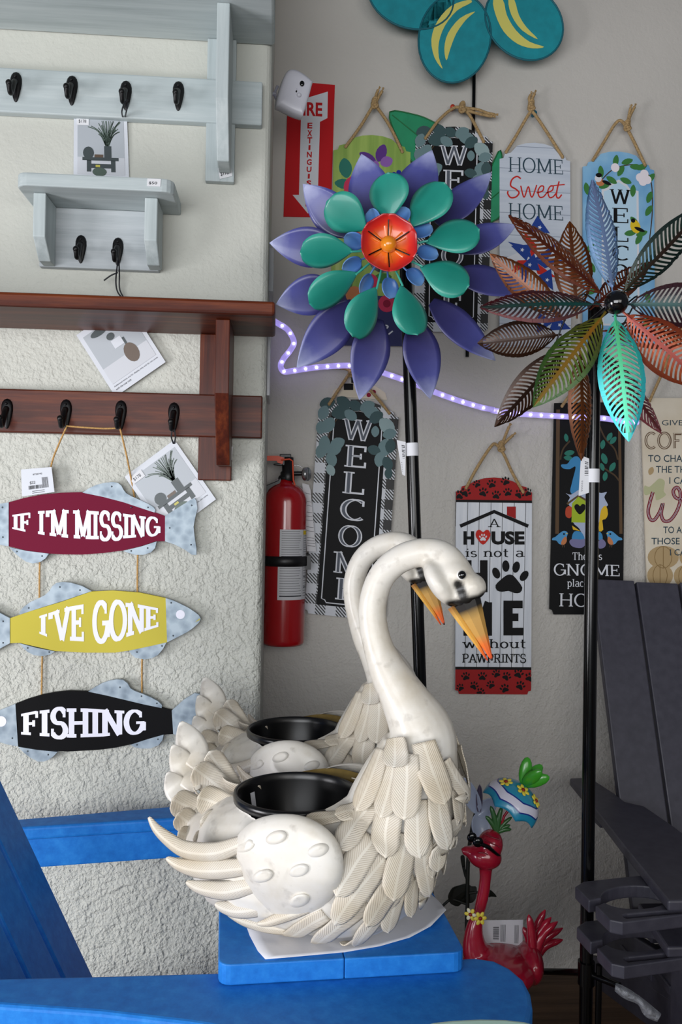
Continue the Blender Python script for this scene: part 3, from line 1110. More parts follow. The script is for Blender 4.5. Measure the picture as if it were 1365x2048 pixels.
# --- green and navy floral sign
b = Board((668, 268), (822, 272), (817, 692), (660, 690), YS, arch(.065, notch=False), 'green_print')
b.mat('leaf_teal').leaf(.16, .16, 100, .26, .17).leaf(.14, .235, 175, .24, .13).leaf(.36, .16, 60, .22, .12)
b.mat('rose').disc(.29, .25, .15, .15).mat('rose_deep').disc(.3, .25, .09).mat('rose').disc(.31, .245, .05)
b.mat('violet').leaf(.62, .085, 70, .24, .14).leaf(.45, .11, 150, .26, .12).mat('violet_pale').leaf(.69, .125, 20, .17, .14).leaf(.55, .145, 90, .13, .1)
b.mat('leaf_green').line([(.82, .3), (.86, .2)], .012).line([(.84, .26), (.94, .2)], .01)
b.mat('navy')
for u, v in ((.85, .175), (.79, .185), (.93, .195), (.85, .205), (.91, .225), (.74, .19), (.8, .215)):
    b.disc(u, v, .032)
b.mat('leaf_green')
for u, v, a in ((.12, .55, 30), (.3, .62, 150), (.2, .72, 60), (.8, .6, 120), (.86, .5, 45), (.65, .68, 10), (.45, .8, 0), (.88, .76, 70)):
    b.leaf(u, v, a, .26, .13)
for u, v, c in ((.3, .5, 'rose'), (.62, .58, 'print_yellow'), (.3, .76, 'bird_orange'), (.72, .8, 'rose'), (.5, .7, 'rose')):
    b.mat(c).disc(u, v, .11)
b.mat('rose_deep').disc(.72, .8, .05).disc(.3, .5, .05)
b.mat('print_white')
pts = [(.38, .93), (.42, .90), (.44, .93), (.42, .95), (.47, .93), (.52, .91), (.5, .95), (.55, .915), (.57, .95), (.61, .915), (.62, .95), (.68, .93), (.74, .91), (.7, .905), (.68, .93), (.71, .953), (.8, .93)]
b.line(catmull(pts, 5), .018)
b.line(catmull([(.12, .89), (.13, .93), (.12, .955)], 5), .03).line(catmull([(.12, .925), (.2, .91), (.22, .89)], 5), .02).line(catmull([(.22, .89), (.22, .93), (.24, .955)], 5), .03).line(catmull([(.36, .93), (.32, .91), (.29, .93), (.32, .955), (.36, .93)], 5), .02)
finish_sign(b, 'green and navy floral sign with a butterfly, second from the left in the top row', [(692, 293, .003), (722, 252, .006), (746, 213, .014), (753, 213, .014), (780, 252, .006), (805, 303, .003)],
            None, (750, 207), [[(750, 204), (753, 190), (757, 180)], [(752, 205), (759, 192), (765, 182)]], (745, 214, 'pin_green', 'green push pin holding the green floral sign'))


def eucalyptus_sign(tl, tr, br, bl, label, rope, knot, tails, pin):
    b = Board(tl, tr, br, bl, YS, arch(.055), 'buffalo_plaid')
    b.mat('print_black').poly([(.145, .12), (.16, .085), (.27, .055), (.4, .04), (.6, .04), (.73, .055), (.84, .085), (.855, .12), (.855, .955), (.145, .955)])
    b.mat('print_white')
    fr = [(.2, .1), (.23, .085), (.32, .062), (.5, .052), (.68, .062), (.77, .085), (.8, .1), (.8, .925), (.76, .93), (.74, .942), (.26, .942), (.24, .93), (.2, .925), (.2, .1)]
    b.line(fr, .013)
    vs = [(.08, .15), (.185, .26), (.295, .375), (.405, .49), (.515, .60), (.625, .715), (.735, .83)]
    for ch, (v, _) in zip('WELCOME', [(.09 + .122 * i, 0) for i in range(7)]):
        w = {'W': .2, 'M': .19, 'O': .15, 'C': .15}.get(ch, .135)
        b.mat('print_white').text(ch, .5 - w, v, .5 + w, v + .1, **WK)
        b.mat('print_steel').text(ch, .5 - w, v, .5 + w, v + .1, inner=(.1, .03), **WK)
    rn = random.Random(11)
    b.mat('stem_brown')
    b.line(catmull([(.5, .05), (.32, .07), (.2, .12), (.14, .2), (.1, .3)], 6), .012).line(catmull([(.5, .05), (.68, .07), (.82, .12), (.88, .2), (.9, .3)], 6), .012)
    for u, v, a, l in ((.10, .03, 200, .2), (.3, .02, 150, .2), (.28, .065, 200, .25), (.4, .075, 330, .18), (.06, .075, 250, .19), (.45, .03, 160, .18), (.6, .03, 30, .2), (.66, .055, 350, .22), (.72, .075, 220, .2),
                       (.86, .11, 320, .24), (.9, .145, 200, .18), (.72, .14, 90, .14), (.85, .21, 260, .23), (.72, .225, 170, .17), (.92, .2, 80, .18), (.13, .13, 240, .22), (.04, .145, 90, .17), (.26, .21, 30, .2),
                       (.1, .215, 270, .2), (.22, .24, 20, .2), (.07, .25, 250, .2), (.2, .285, 290, .19), (.8, .265, 260, .19), (.9, .28, 300, .18), (.2, .335, 300, .15), (.92, .325, 270, .14)):
        b.mat(rn.choice(('eucalyptus', 'eucalyptus', 'eucalyptus_pale', 'eucalyptus_dark'))).leaf(u, v, a, l, l * .72)
    return finish_sign(b, label, rope, None, knot, tails, pin)


eucalyptus_sign((832, 250), (987, 256), (976, 666), (829, 662), 'black plaid WELCOME sign with eucalyptus leaves, hung upright in the top row',
                [(852, 276, .003), (876, 243, .006), (903, 219, .012), (920, 215, .014), (938, 228, .012), (955, 258, .006), (968, 283, .003)], (925, 216),
                [[(930, 216), (955, 219), (975, 226), (990, 229)], [(930, 220), (960, 228), (985, 233)]], (903, 220, 'pin_red', 'red push pin holding the upright black WELCOME sign'))
eucalyptus_sign((640, 792), (800, 806), (770, 1243), (609, 1226), 'tilted black plaid WELCOME sign with eucalyptus leaves, beside the fire extinguisher',
                [(659, 808, .003), (680, 776, .006), (700, 747, .012), (708, 743, .013), (728, 766, .012), (755, 796, .006), (779, 826, .003)], (704, 743),
                [[(702, 742), (690, 737), (680, 736)]], (707, 748, 'pin_green', 'green push pin holding the tilted black WELCOME sign'))

# --- another plaid board peeping out behind the tilted one
mb = MB('cream_print')
q = quad((676, 752), (762, 752), (775, 800), (664, 792))
mb.prism([P(*q(u, v), YB - .004) for u, v in ((0, 0), (1, 0), (1, .3), (.85, .55), (.7, .6), (.6, 1), (.4, 1), (.3, .6), (.15, .55), (0, .3))], (0, .0035, 0))
mb.mat('print_black')
for x0, y0, x1, y1 in ((688, 767, 707, 780), (703, 753, 716, 766)):
    mb.flat([P(x, y, YB - .0042) for x, y in ((x0, y0), (x1, y0), (x1, y1), (x0, y1))])
mb.mat('rose_deep')
for x, y in ((733, 778), (742, 772), (748, 784), (738, 790)):
    flat_disc(mb, lambda a, c: P(a, c, YB - .0042), (x, y), 4.5)
tag(build(mb, 'hanging_sign'), 'cream and black sign top peeping out above the tilted WELCOME sign', 'sign')

# --- HOME Sweet HOME
b = Board((1000, 283), (1141, 288), (1143, 694), (1000, 694), YS, arch(.072, notch=False), 'shiplap')
b.mat('print_slate')
b.textpx('HOME', quad((1018, 313), (1126, 319), (1127, 350), (1018, 344)), font='serif', t=.1, th=.06, sl=.26, st=.045)
b.textpx('HOME', quad((1018, 405), (1126, 412), (1127, 442), (1018, 437)), font='serif', t=.1, th=.06, sl=.26, st=.045)
c7 = crop(950, 180, .35169)
b.mat('print_red')
W7 = lambda pts, w: flat_line(b.mb, b.px, [c7(*p) for p in catmull(pts, 6)], w)
W7([(262, 505), (240, 492), (212, 510), (205, 545), (235, 565), (252, 585), (235, 608), (205, 612), (188, 590), (190, 575)], 3.0)
W7([(262, 545), (275, 600), (285, 605), (305, 550), (318, 600), (330, 605), (350, 550), (352, 540)], 2.6)
W7([(352, 585), (385, 575), (392, 550), (375, 548), (360, 575), (368, 608), (390, 608), (410, 585)], 2.6)
W7([(408, 585), (440, 572), (446, 548), (430, 548), (416, 575), (425, 610), (445, 608), (465, 585)], 2.6)
W7([(480, 520), (468, 570), (465, 605), (478, 615), (495, 595)], 2.8)
W7([(430, 548), (470, 542), (512, 538)], 2.2)
for i in range(10):
    a = i * PI / 5
    cx_, cy_ = 1066, 520
    b.mat(('flag_blue', 'print_red', 'print_white')[i % 3])
    b.mb.flat([b.px(cx_, cy_), b.px(cx_ + 62 * math.cos(a), cy_ + 62 * math.sin(a)), b.px(cx_ + 30 * math.cos(a + .6), cy_ + 30 * math.sin(a + .6))])
for x, y, ang in ((1080, 455, 30), (1045, 500, 200), (1060, 530, 160), (1095, 560, 60), (1120, 650, 20), (1085, 648, 120)):
    b.mat('flag_blue')
    a = math.radians(ang)
    b.mb.flat([b.px(x + 24 * math.cos(a + k), y + 24 * math.sin(a + k)) for k in (0, 2.3, 4.0)])
    b.mat('print_white')
    b.mb.flat([b.px(x + (4.5 if k % 2 == 0 else 2) * math.cos(k * PI / 5), y + (4.5 if k % 2 == 0 else 2) * math.sin(k * PI / 5)) for k in range(10)])
finish_sign(b, 'pale shiplap sign reading HOME Sweet HOME', [(1013, 304, .003), (1034, 270, .006), (1060, 226, .013), (1068, 226, .013), (1095, 265, .006), (1126, 314, .003)],
            None, (1063, 212), [[(1063, 206), (1066, 196), (1070, 187)], [(1061, 206), (1059, 197), (1062, 190)]], (1066, 232, 'pin_teal', 'teal push pin holding the HOME Sweet HOME sign'))

# --- blue WELCOME sign with birds
b = Board((1167, 299), (1309, 307), (1311, 690), (1167, 690), YS, arch(.075, notch=False), 'sky_blue_print')
b.mat('print_white').poly([(.26, .2), (.34, .19), (.38, .17), (.5, .145), (.62, .17), (.66, .19), (.78, .2), (.79, .9), (.26, .9)])
b.mat('panel_blue').poly([(.29, .21), (.36, .2), (.4, .18), (.5, .158), (.6, .18), (.64, .2), (.75, .21), (.76, .89), (.29, .89)])
b.mat('print_black')
for i, ch in enumerate('WELCOME'):
    b.text(ch, .52 - (.15 if ch in 'WM' else .115), .195 + .097 * i, .52 + (.15 if ch in 'WM' else .115), .272 + .097 * i, font='serif', t=.15, th=.07, sl=.28, st=.05)
b.mat('stem_brown').line(catmull([(.24, .16), (.4, .1), (.6, .07), (.8, .07), (.95, .14), (.97, .3), (.93, .45)], 6), .014)
b.mat('leaf_green')
for u, v, a in ((.25, .11, 95), (.46, .05, 80), (.53, .1, 60), (.62, .05, 20), (.74, .075, 0), (.82, .075, 20), (.6, .15, 160), (.7, .2, 85), (.95, .13, 50), (.93, .23, 70), (.92, .3, 60), (.05, .2, 100), (.4, .15, 150), (.3, .18, 20), (.72, .36, 130), (.82, .42, 20), (.66, .42, 10), (.78, .45, 60), (.1, .5, 60), (.12, .6, 120), (.14, .72, 40), (.9, .75, 100), (.88, .88, 60)):
    b.leaf(u, v, a, .17, .08)
b.mat('white_flower')
for u, v in ((.45, .085), (.8, .13), (.86, .11), (.84, .15), (.9, .14)):
    b.disc(u, v, .06)
b.mat('bird_orange').disc(.24, .165, .06, .05).mat('print_white').disc(.21, .145, .05).mat('print_black').disc(.22, .128, .045, .03).leaf(.33, .165, -20, .14, .05)
b.mat('print_yellow').leaf(.73, .385, 110, .2, .14).mat('print_black').leaf(.79, .4, -20, .16, .05).disc(.7, .355, .03)
finish_sign(b, 'light blue WELCOME sign with birds and blossom', [(1187, 320, .003), (1210, 282, .006), (1232, 247, .012), (1245, 243, .014), (1262, 270, .008), (1291, 330, .003)],
            None, (1255, 252), [[(1257, 246), (1262, 230), (1270, 214)], [(1256, 246), (1259, 230), (1262, 216)]])

# --- A HOUSE is not a HOME without PAWPRINTS
ch2 = crop(860, 820, .36996)
b = Board((913, 954), (1065, 956), (1063, 1389), (911, 1388), YS, arch(.055), 'white_planks')
top = [(0, .067)] + arch(.055)[1:12] + [(1, .067), (1, .105), (0, .105)]
b.mat('print_band_red').poly(top)
b.poly([(0, .885), (1, .885), (1, .982), (.962, .986), (.95, 1), (.05, 1), (.038, .986), (0, .982)])
b.mat('print_black').rect(0, .104, 1, .116).rect(0, .874, 1, .887)


def paw(fn, x, y, s, a, n=10):
    ca, sa = math.cos(a), math.sin(a)
    R = lambda px, py: (x + s * (px * ca - py * sa), y + s * (px * sa + py * ca))
    pad = [(-.38, .42), (-.44, .25), (-.28, .05), (-.12, -.1), (0, -.14), (.12, -.1), (.28, .05), (.44, .25), (.38, .42), (.2, .45), (0, .4), (-.2, .45)]
    b.mb.flat([fn(*R(*p)) for p in catmull(pad, 2, True)])
    for tx, ty, rot in ((-.46, -.14, -.5), (-.17, -.4, -.15), (.17, -.4, .15), (.46, -.14, .5)):
        b.mb.flat([fn(*R(tx + .12 * math.cos(q) * math.cos(rot) - .19 * math.sin(q) * math.sin(rot), ty + .12 * math.cos(q) * math.sin(rot) + .19 * math.sin(q) * math.cos(rot))) for q in [2 * PI * k / n for k in range(n)]])


rn = random.Random(2)
for x, y in ((195, 445), (255, 400), (290, 445), (335, 400), (360, 460), (410, 385), (422, 445), (485, 455), (160, 460), (530, 445), (165, 1500), (195, 1440), (240, 1490), (285, 1440), (330, 1485), (360, 1425), (415, 1440), (405, 1505), (480, 1425), (490, 1490), (540, 1445), (275, 1525)):
    paw(lambda u, v: b.px(*ch2(min(max(u, 144), 549), min(v, 1533))), x, y, rn.uniform(36, 46), rn.uniform(-.6, .6), 8)
Q = lambda x0, y0, x1, y1: quad(ch2(x0, y0), ch2(x1, y0), ch2(x1, y1), ch2(x0, y1))
b.mat('print_band_red')
b.mb.flat([b.px(*ch2(*p)) for p in ((417, 522), (465, 522), (465, 588), (417, 568))])
b.mat('print_black')
flat_line(b.mb, b.px, [ch2(164, 628), ch2(348, 549), ch2(532, 628)], 7)
b.textpx('A', Q(315, 588, 382, 634), font='slab', t=.1, th=.09, sl=.34, st=.08)
b.textpx('H', Q(182, 655, 240, 728), font='plain', t=.26, th=.22)
b.textpx('USE', Q(333, 655, 512, 728), font='sans', t=.05)
b.textpx('is not a', Q(192, 750, 512, 796), font='serif', t=.11, th=.09, sl=.24, st=.08)
b.textpx('H', Q(185, 812, 312, 985), font='plain', t=.28, th=.22)
paw(lambda u, v: b.px(*ch2(u, v)), 432, 912, 165, .1, 14)
b.textpx('M', Q(182, 1030, 336, 1220), font='plain', t=.26, th=.22)
b.textpx('E', Q(398, 1030, 505, 1218), font='plain', t=.3, th=.22)
b.textpx('without', Q(175, 1238, 518, 1288), font='serif', t=.11, th=.09, sl=.24, st=.08)
b.textpx('PAWPRINTS', Q(175, 1316, 520, 1368), font='slab', t=.14, th=.1, sl=.36, st=.09)
b.mat('print_red')
hp = [(287, 728), (255, 695), (247, 672), (255, 652), (270, 648), (287, 660), (304, 648), (319, 652), (327, 672), (319, 695)]
b.mb.flat([b.px(*ch2(*p)) for p in catmull(hp, 3, True)])
b.mat('print_white')
paw(lambda u, v: b.px(*ch2(u, v)), 287, 690, 36, 0, 8)
finish_sign(b, 'white plank sign with red paw print bands, reading A HOUSE is not a HOME', [(933, 976, .003), (955, 935, .006), (982, 894, .012), (993, 889, .014), (1008, 908, .012), (1025, 945, .006), (1047, 984, .003)],
            None, (1003, 893), [[(1006, 886), (1012, 870), (1019, 853)], [(1008, 888), (1018, 878), (1027, 870)]])

# --- gnome sign
cg = crop(1080, 840, .20879)
b = Board((1110, 806), (1251, 804), (1247, 1229), (1100, 1229), YS, [(0, 0), (1, 0), (1, .975), (.96, .98), (.94, 1), (.06, 1), (.04, .98), (0, .975)], 'print_black')
gx = lambda pts: b.mb.flat([b.px(*cg(*p)) for p in pts])
gc = lambda pts, n=4: gx(catmull(pts, n, True))
b.mat('frame_brown')
gx([(160, -100), (195, -100), (185, 1090), (150, 1090)])
gx([(750, -100), (775, -100), (795, 1090), (765, 1090)])
b.mat('stem_brown')
for pts in ([(560, 20), (600, 120), (640, 190), (720, 280), (750, 380)], [(590, 440), (660, 490), (720, 530), (760, 580)], [(290, 200), (230, 270), (205, 340), (200, 380)]):
    flat_line(b.mb, b.px, [cg(*p) for p in catmull(pts, 5)], 3.2)
for x, y, a, l in ((670, 160, 60, 90), (705, 195, 50, 90), (605, 235, 80, 90), (620, 370, 110, 110), (698, 450, 60, 100), (600, 450, 110, 80), (628, 540, 80, 90), (285, 315, 10, 100), (275, 365, 170, 90), (255, 170, 100, 80)):
    b.mat('leaf_teal')
    flat_leaf(b.mb, b.px, cg(x, y), a, l * .209, l * .11)
b.mat('gnome_blue')
gc([(205, 440), (215, 425), (265, 420), (300, 375), (345, 348), (385, 370), (450, 500), (520, 700), (420, 730), (300, 700), (310, 600), (345, 450), (290, 470), (230, 465)])
b.mat('gnome_hair')
gc([(250, 700), (300, 715), (400, 660), (520, 680), (590, 700), (645, 690), (620, 740), (655, 810), (640, 830), (600, 900), (560, 1000), (500, 1100), (470, 1180), (430, 1140), (380, 1040), (320, 980), (300, 850), (270, 790), (290, 740)], 3)
b.mat('gnome_coat')
gx([(310, 1010), (390, 1065), (320, 1050)])
gc([(590, 860), (635, 820), (655, 900), (630, 950), (600, 960), (610, 1050), (570, 1065), (570, 980)], 2)
b.mat('gnome_blue')
gc([(330, 1070), (400, 1075), (430, 1140), (380, 1160), (310, 1150)], 3)
gc([(570, 1070), (600, 1100), (600, 1150), (560, 1140)], 3)
b.mat('gnome_boot')
gc([(285, 1170), (310, 1140), (390, 1145), (450, 1140), (440, 1190), (400, 1225), (320, 1215)], 3)
gc([(560, 1170), (600, 1140), (635, 1180), (620, 1220), (570, 1230)], 3)
b.mat('gnome_red')
gc([(250, 850), (280, 825), (310, 840), (315, 900), (290, 940), (250, 920)], 3)
gc([(465, 840), (500, 830), (510, 900), (470, 910)], 3)
b.mat('gnome_green')
gx([(310, 800), (372, 730), (470, 790), (475, 985), (305, 980)])
b.mat('gnome_roof')
flat_line(b.mb, b.px, [cg(262, 805), cg(372, 725), cg(500, 800)], 4.2)
b.mat('print_black')
gc([(385, 905), (345, 865), (332, 830), (345, 808), (368, 808), (387, 825), (405, 806), (430, 808), (441, 830), (430, 865)], 3)
for s, ox in ((1, 205), (-1, 705)):
    X = lambda x, y: (ox + s * x, y)
    b.mat('bird_blue')
    gc([X(*p) for p in [(65, 1085), (45, 1065), (15, 1065), (-20, 1090), (-55, 1120), (-80, 1130), (-85, 1150), (-45, 1155), (-20, 1185), (20, 1195), (50, 1170), (55, 1120)]], 3)
    b.mat('bird_orange')
    gc([X(*p) for p in [(45, 1115), (10, 1150), (0, 1190), (30, 1195), (55, 1160)]], 3)
    b.mat('print_yellow')
    gx([X(50, 1080), X(68, 1085), X(50, 1095)])
    b.mat('print_black')
    flat_disc(b.mb, b.px, cg(*X(28, 1092)), 2)
    b.mat('frame_brown')
    for k in (10, 28):
        flat_line(b.mb, b.px, [cg(*X(k, 1190)), cg(*X(k + 6, 1220))], 1.2)
b.mat('print_grey')
G_ = lambda x0, y0, x1, y1: quad(cg(x0, y0), cg(x1, y0), cg(x1, y1), cg(x0, y1))
gk = dict(font='serif', t=.12, th=.07, sl=.26, st=.05)
b.mat('eucalyptus_pale')
b.mat('print_white')
b.textpx("There's", G_(315, 1268, 598, 1342), **gk)
b.textpx('GNOME', quad(cg(135, 1372), cg(762, 1385), cg(765, 1500), cg(135, 1490)), **gk)
b.textpx('place', G_(262, 1525, 466, 1618), **gk)
b.textpx('HOME', quad(cg(188, 1655), cg(740, 1672), cg(740, 1795), cg(186, 1788)), **gk)
finish_sign(b, 'black sign with a blue hatted gnome and bluebirds reading There\'s GNOME place HOME', [(1125, 812, .003), (1148, 780, .006), (1175, 752, .012), (1183, 752, .012), (1210, 780, .006), (1236, 811, .003)])

# --- coffee sign at the right edge
b = Board((1283, 796), (1440, 796), (1452, 1236), (1297, 1236), YS, [(0, .02), (.06, 0), (.94, 0), (1, .02), (1, 1), (0, 1)], 'cream_print')
b.mat('sage')
gc([(1100, 600), (1150, 560), (1200, 590), (1190, 680), (1210, 720), (1120, 770), (1100, 700), (1010, 720), (1005, 630), (1050, 640)])
b.mat('pumpkin')
for x0, y0, x1, y1 in ((1035, 1205, 1335, 1425), (1030, 1380, 1280, 1600), (1285, 1390, 1500, 1600), (1340, 1230, 1500, 1400)):
    flat_disc(b.mb, b.px, cg((x0 + x1) / 2, (y0 + y1) / 2), (x1 - x0) * .1044, (y1 - y0) * .1044, 22)
b.mat('pumpkin_line')
for x0, y0, x1, y1 in ((1035, 1205, 1335, 1425), (1030, 1380, 1280, 1600), (1285, 1390, 1500, 1600)):
    for k in (-.55, 0, .55):
        cx_, w, h = (x0 + x1) / 2, (x1 - x0) / 2, (y1 - y0) / 2
        flat_line(b.mb, b.px, [cg(cx_ + w * k * math.cos(q), (y0 + y1) / 2 + h * .95 * math.sin(q)) for q in [PI * (-.5 + j / 8) for j in range(9)]], 1.4)
b.mat('pumpkin')
flat_leaf(b.mb, b.px, cg(1068, 488), 70, 17, 11)
b.mat('print_slate')
for txt, x0, y0, x1, y1 in (('GIVE ME', 1172, 0, 1530, 52), ('TO CHANGE', 1040, 335, 1540, 402), ('THE THINGS', 1115, 440, 1590, 506), ('I CAN', 1243, 548, 1465, 612), ('TO ACCEPT', 1185, 1020, 1590, 1085), ('THOSE', 1072, 1128, 1342, 1192), ('I CAN\'T', 1250, 1235, 1530, 1298)):
    b.textpx(txt, G_(x0, y0, x1, y1), font='sans', t=0 if 'M' in txt else .006)
b.mat('coffee_brown').textpx('COFFEE', G_(1005, 112, 1690, 282), font='plain', t=.17, th=.15)
b.mat('cream_print').textpx('COFFEE', G_(1014, 121, 1680, 273), font='plain', t=.05, th=.04)
for c, w in (('wine', 7.0), ('print_white', 2.6), ('wine', 1.4)):
    b.mat(c)
    flat_line(b.mb, b.px, [cg(*p) for p in catmull([(1085, 690), (1055, 790), (1040, 880), (1060, 950), (1100, 955), (1150, 880), (1180, 800), (1165, 900), (1190, 965), (1250, 960), (1310, 880), (1345, 780), (1345, 690), (1315, 645), (1280, 680), (1300, 740), (1360, 760), (1420, 740)], 5)], w)
finish_sign(b, 'cream pumpkin sign about coffee at the right edge, behind the grey chair', [(1300, 802, .003), (1328, 740, .006), (1360, 664, .012), (1369, 662, .012), (1395, 735, .006), (1424, 802, .003)])

# ================================================================== rope light
M('rope_light_glow', '#ffffff', 0.3)
m, t = newmat('rope_light_tube', 0.15)
t.b.inputs['Base Color'].default_value = lin('#cfc6f2')
t.b.inputs['Emission Color'].default_value = lin('#b7a6ff')
t.b.inputs['Emission Strength'].default_value = 0.22
t.b.inputs['Alpha'].default_value = 0.72
t = NT(MATS['rope_light_glow'])
t.b.inputs['Emission Color'].default_value = lin('#f1ecff')
t.b.inputs['Emission Strength'].default_value = 9.0
c6 = crop(530, 280, .38828)
pp = [c6(*q) for q in [(20, 915), (60, 940), (118, 978), (150, 1040), (130, 1085), (98, 1125), (82, 1165), (100, 1193), (150, 1188), (230, 1176), (300, 1168), (420, 1162), (520, 1172), (650, 1213), (770, 1255), (880, 1300), (1000, 1343), (1120, 1378), (1180, 1390)]]
pp += [c7(*q) for q in [(100, 1822), (230, 1840), (350, 1848), (490, 1856), (620, 1862), (740, 1868), (850, 1885), (930, 1890)]]
path = [P(x, y, YB - .050) for i, (x, y) in enumerate(pp)]
path = [V(p) for p in catmull([tuple(p) for p in path], 8)]
root = thing('rope_light', 'glowing white LED rope light strung across the back wall', 'rope light', path[len(path) // 2])
mb = MB('rope_light_tube', True)
mb.tube(path, .0078, 12)
build(mb, 'tube', root)
acc, nxt = 0.0, .012
for a, c in zip(path, path[1:]):
    d = (c - a).length
    while acc + d > nxt:
        p = a.lerp(c, (nxt - acc) / d)
        mb = MB('rope_light_glow', True)
        mb.ball(p, .0042, 8)
        build(mb, 'light_bulb', root)
        nxt += .0292
    acc += d

# ================================================================== painted metal petals
def uvmat(name, u_stops, v_stops=None, mixv=0.0, rough=0.3, metal=0.0, coat=0.3, noise=0.12):
    """paint that changes along the petal (u) and across it (v: 0 middle .. 1 rim)"""
    m, t = newmat(name, rough, metal)
    s = t.n('ShaderNodeSeparateXYZ')
    t.l(t.uv(), s.inputs[0])
    nz = t.math('MULTIPLY', t.math('SUBTRACT', t.noise(70, 4, t.obj()), .5), noise)
    c = t.ramp(t.math('ADD', s.outputs[0], nz), u_stops)
    if v_stops:
        q = t.math('ABSOLUTE', t.math('SUBTRACT', t.math('MULTIPLY', s.outputs[1], 2), 1))
        c = t.mix(mixv, c, t.ramp(t.math('ADD', q, nz), v_stops))
    t.l(c, t.b.inputs['Base Color'])
    t.b.inputs['Coat Weight'].default_value = coat
    t.b.inputs['Coat Roughness'].default_value = 0.12
    return m


def frame_of(base, tip, twist=0.0, n=V((0, -1, 0))):
    ax = tip - base
    L = ax.length
    ax = ax / L
    side = ax.cross(n).normalized()
    nn = side.cross(ax).normalized()
    c, s = math.cos(twist), math.sin(twist)
    side, nn = side * c + nn * s, nn * c - side * s
    return ax, side, nn, L


def petal(base, tip, width, shape, twist=0.0, dish=.012, bow=.0, n=V((0, -1, 0)), rows=18, cols=9):
    """curved sheet: shape(s) gives the half width 0..1; dish lifts the rim, bow bends it lengthwise"""
    ax, side, nn, L = frame_of(base, tip, twist, n)
    R, U = [], []
    for i in range(rows + 1):
        s = i / rows
        h = width / 2 * shape(s)
        r, u = [], []
        for k in range(cols):
            q = 2 * k / (cols - 1) - 1
            r.append(base + ax * (s * L) + side * (q * h) + nn * (dish * (q * q * shape(s) + (2 * s - 1) ** 2 * .5) + bow * math.sin(PI * s)))
            u.append((s, (q * shape(s) + 1) / 2))
        R.append(r)
        U.append(u)
    return R, U


drop = lambda s: max(.03, math.sin(PI * min(1, s ** 1.35)) ** .62) if s < .999 else 0.02
drop2 = lambda s: (.03 + .97 * math.sin(PI / 2 * min(1, s / .6)) ** 1.0) * (1 if s < .6 else math.sqrt(max(0, 1 - ((s - .6) / .4) ** 2)))
pointed = lambda s: max(.015, math.sin(PI / 2 * min(1, (s + .06) / .46)) ** .8 * (1 if s < .40 else math.cos(PI / 2 * (s - .40) / .60) ** .9))
oval = lambda s: max(.02, math.sqrt(max(0, 1 - (2 * s - 1) ** 2)))


def petal_obj(name, parent, mat, base, tip, width, shape, **kw):
    R, U = petal(base, tip, width, shape, **kw)
    mb = MB(mat, True)
    mb.strip(R, U)
    return build(mb, name, parent, solid=.0012)


# --- teal fabric flower at the top of the picture
M('teal_cloth', '#0e8a96', 0.6, var=.12, vscale=40)
M('teal_rim', '#0a5f6c', 0.6)
M('yellow_cloth', '#d6cf6a', 0.6)
M('green_cloth', '#1c8a5e', 0.5, var=.1)
M('green_rim', '#126a35', 0.5)
M('pole_black', '#070708', 0.16, spec=.35)
M('label_white', '#d2d3d8', 0.5)
c5 = crop(540, 0, .60440)
YP = YB - .065
root = thing('flower_spinner', 'teal cloth flower with yellow stripes on a thin black stake, high on the wall', 'garden flower', P(935, 716, YB - .008))
for cx_, cy_, rx, ry, ang, bars in ((822, -10, 88, 66, 20, []), (893, -158, 70, 84, -28, []), (1042, -128, 84, 66, -38, []),
                                    (910, 76, 72, 90, 10, [[(655, 0), (600, 20), (555, 70), (535, 130), (545, 190), (572, 228), (560, 190), (560, 140), (580, 85), (620, 35), (668, 8)], [(680, 38), (630, 60), (590, 110), (578, 160), (585, 200), (598, 160), (618, 110), (650, 65)]]),
                                    (1049, 44, 70, 84, -48, [[(740, 0), (748, 50), (775, 105), (820, 145), (870, 160), (908, 155), (860, 138), (815, 100), (785, 50), (772, 0)], [(790, 0), (800, 50), (835, 100), (888, 130), (850, 90), (825, 50), (810, 0)]])):
    a = math.radians(ang)
    ring = []
    for k in range(40):
        q = 2 * PI * k / 40
        x, y = rx * math.cos(q), ry * math.sin(q)
        ring.append(P(cx_ + x * math.cos(a) - y * math.sin(a), cy_ + x * math.sin(a) + y * math.cos(a), YP))
    mb = MB('teal_cloth')
    mb.prism(ring, (0, .0015, 0))
    pe = build(mb, 'petal', root)
    mb = MB('teal_rim', True)
    mb.tube(ring + ring[:2], .0026, 8, caps=False)
    build(mb, 'rim', pe)
    for bar in bars:
        mb = MB('yellow_cloth')
        mb.flat([P(*c5(*p), YP - .0008) for p in catmull(bar, 3, True)])
        build(mb, 'stripe', pe)
hub = P(958, -62, YP)
mb = MB('teal_rim', True)
mb.ball(hub, (.03, .016, .03))
build(mb, 'hub', root)
for a, b_ in ((hub, P(905, 0, YP)), (hub, P(1020, 0, YP)), (hub, P(860, -25, YP))):
    mb = MB('pole_black', True)
    mb.tube([a + V((0, .004, 0)), b_ + V((0, .003, 0))], .003, 8)
    build(mb, 'rod', root)
mb = MB('pole_black', True)
mb.tube([hub + V((0, .012, 0)), P(950, 60, YB - .022), P(948, 220, YB - .008), P(944, 400, YB - .008), P(935, 714, YB - .008)], .0048, 10)
build(mb, 'pole', root)
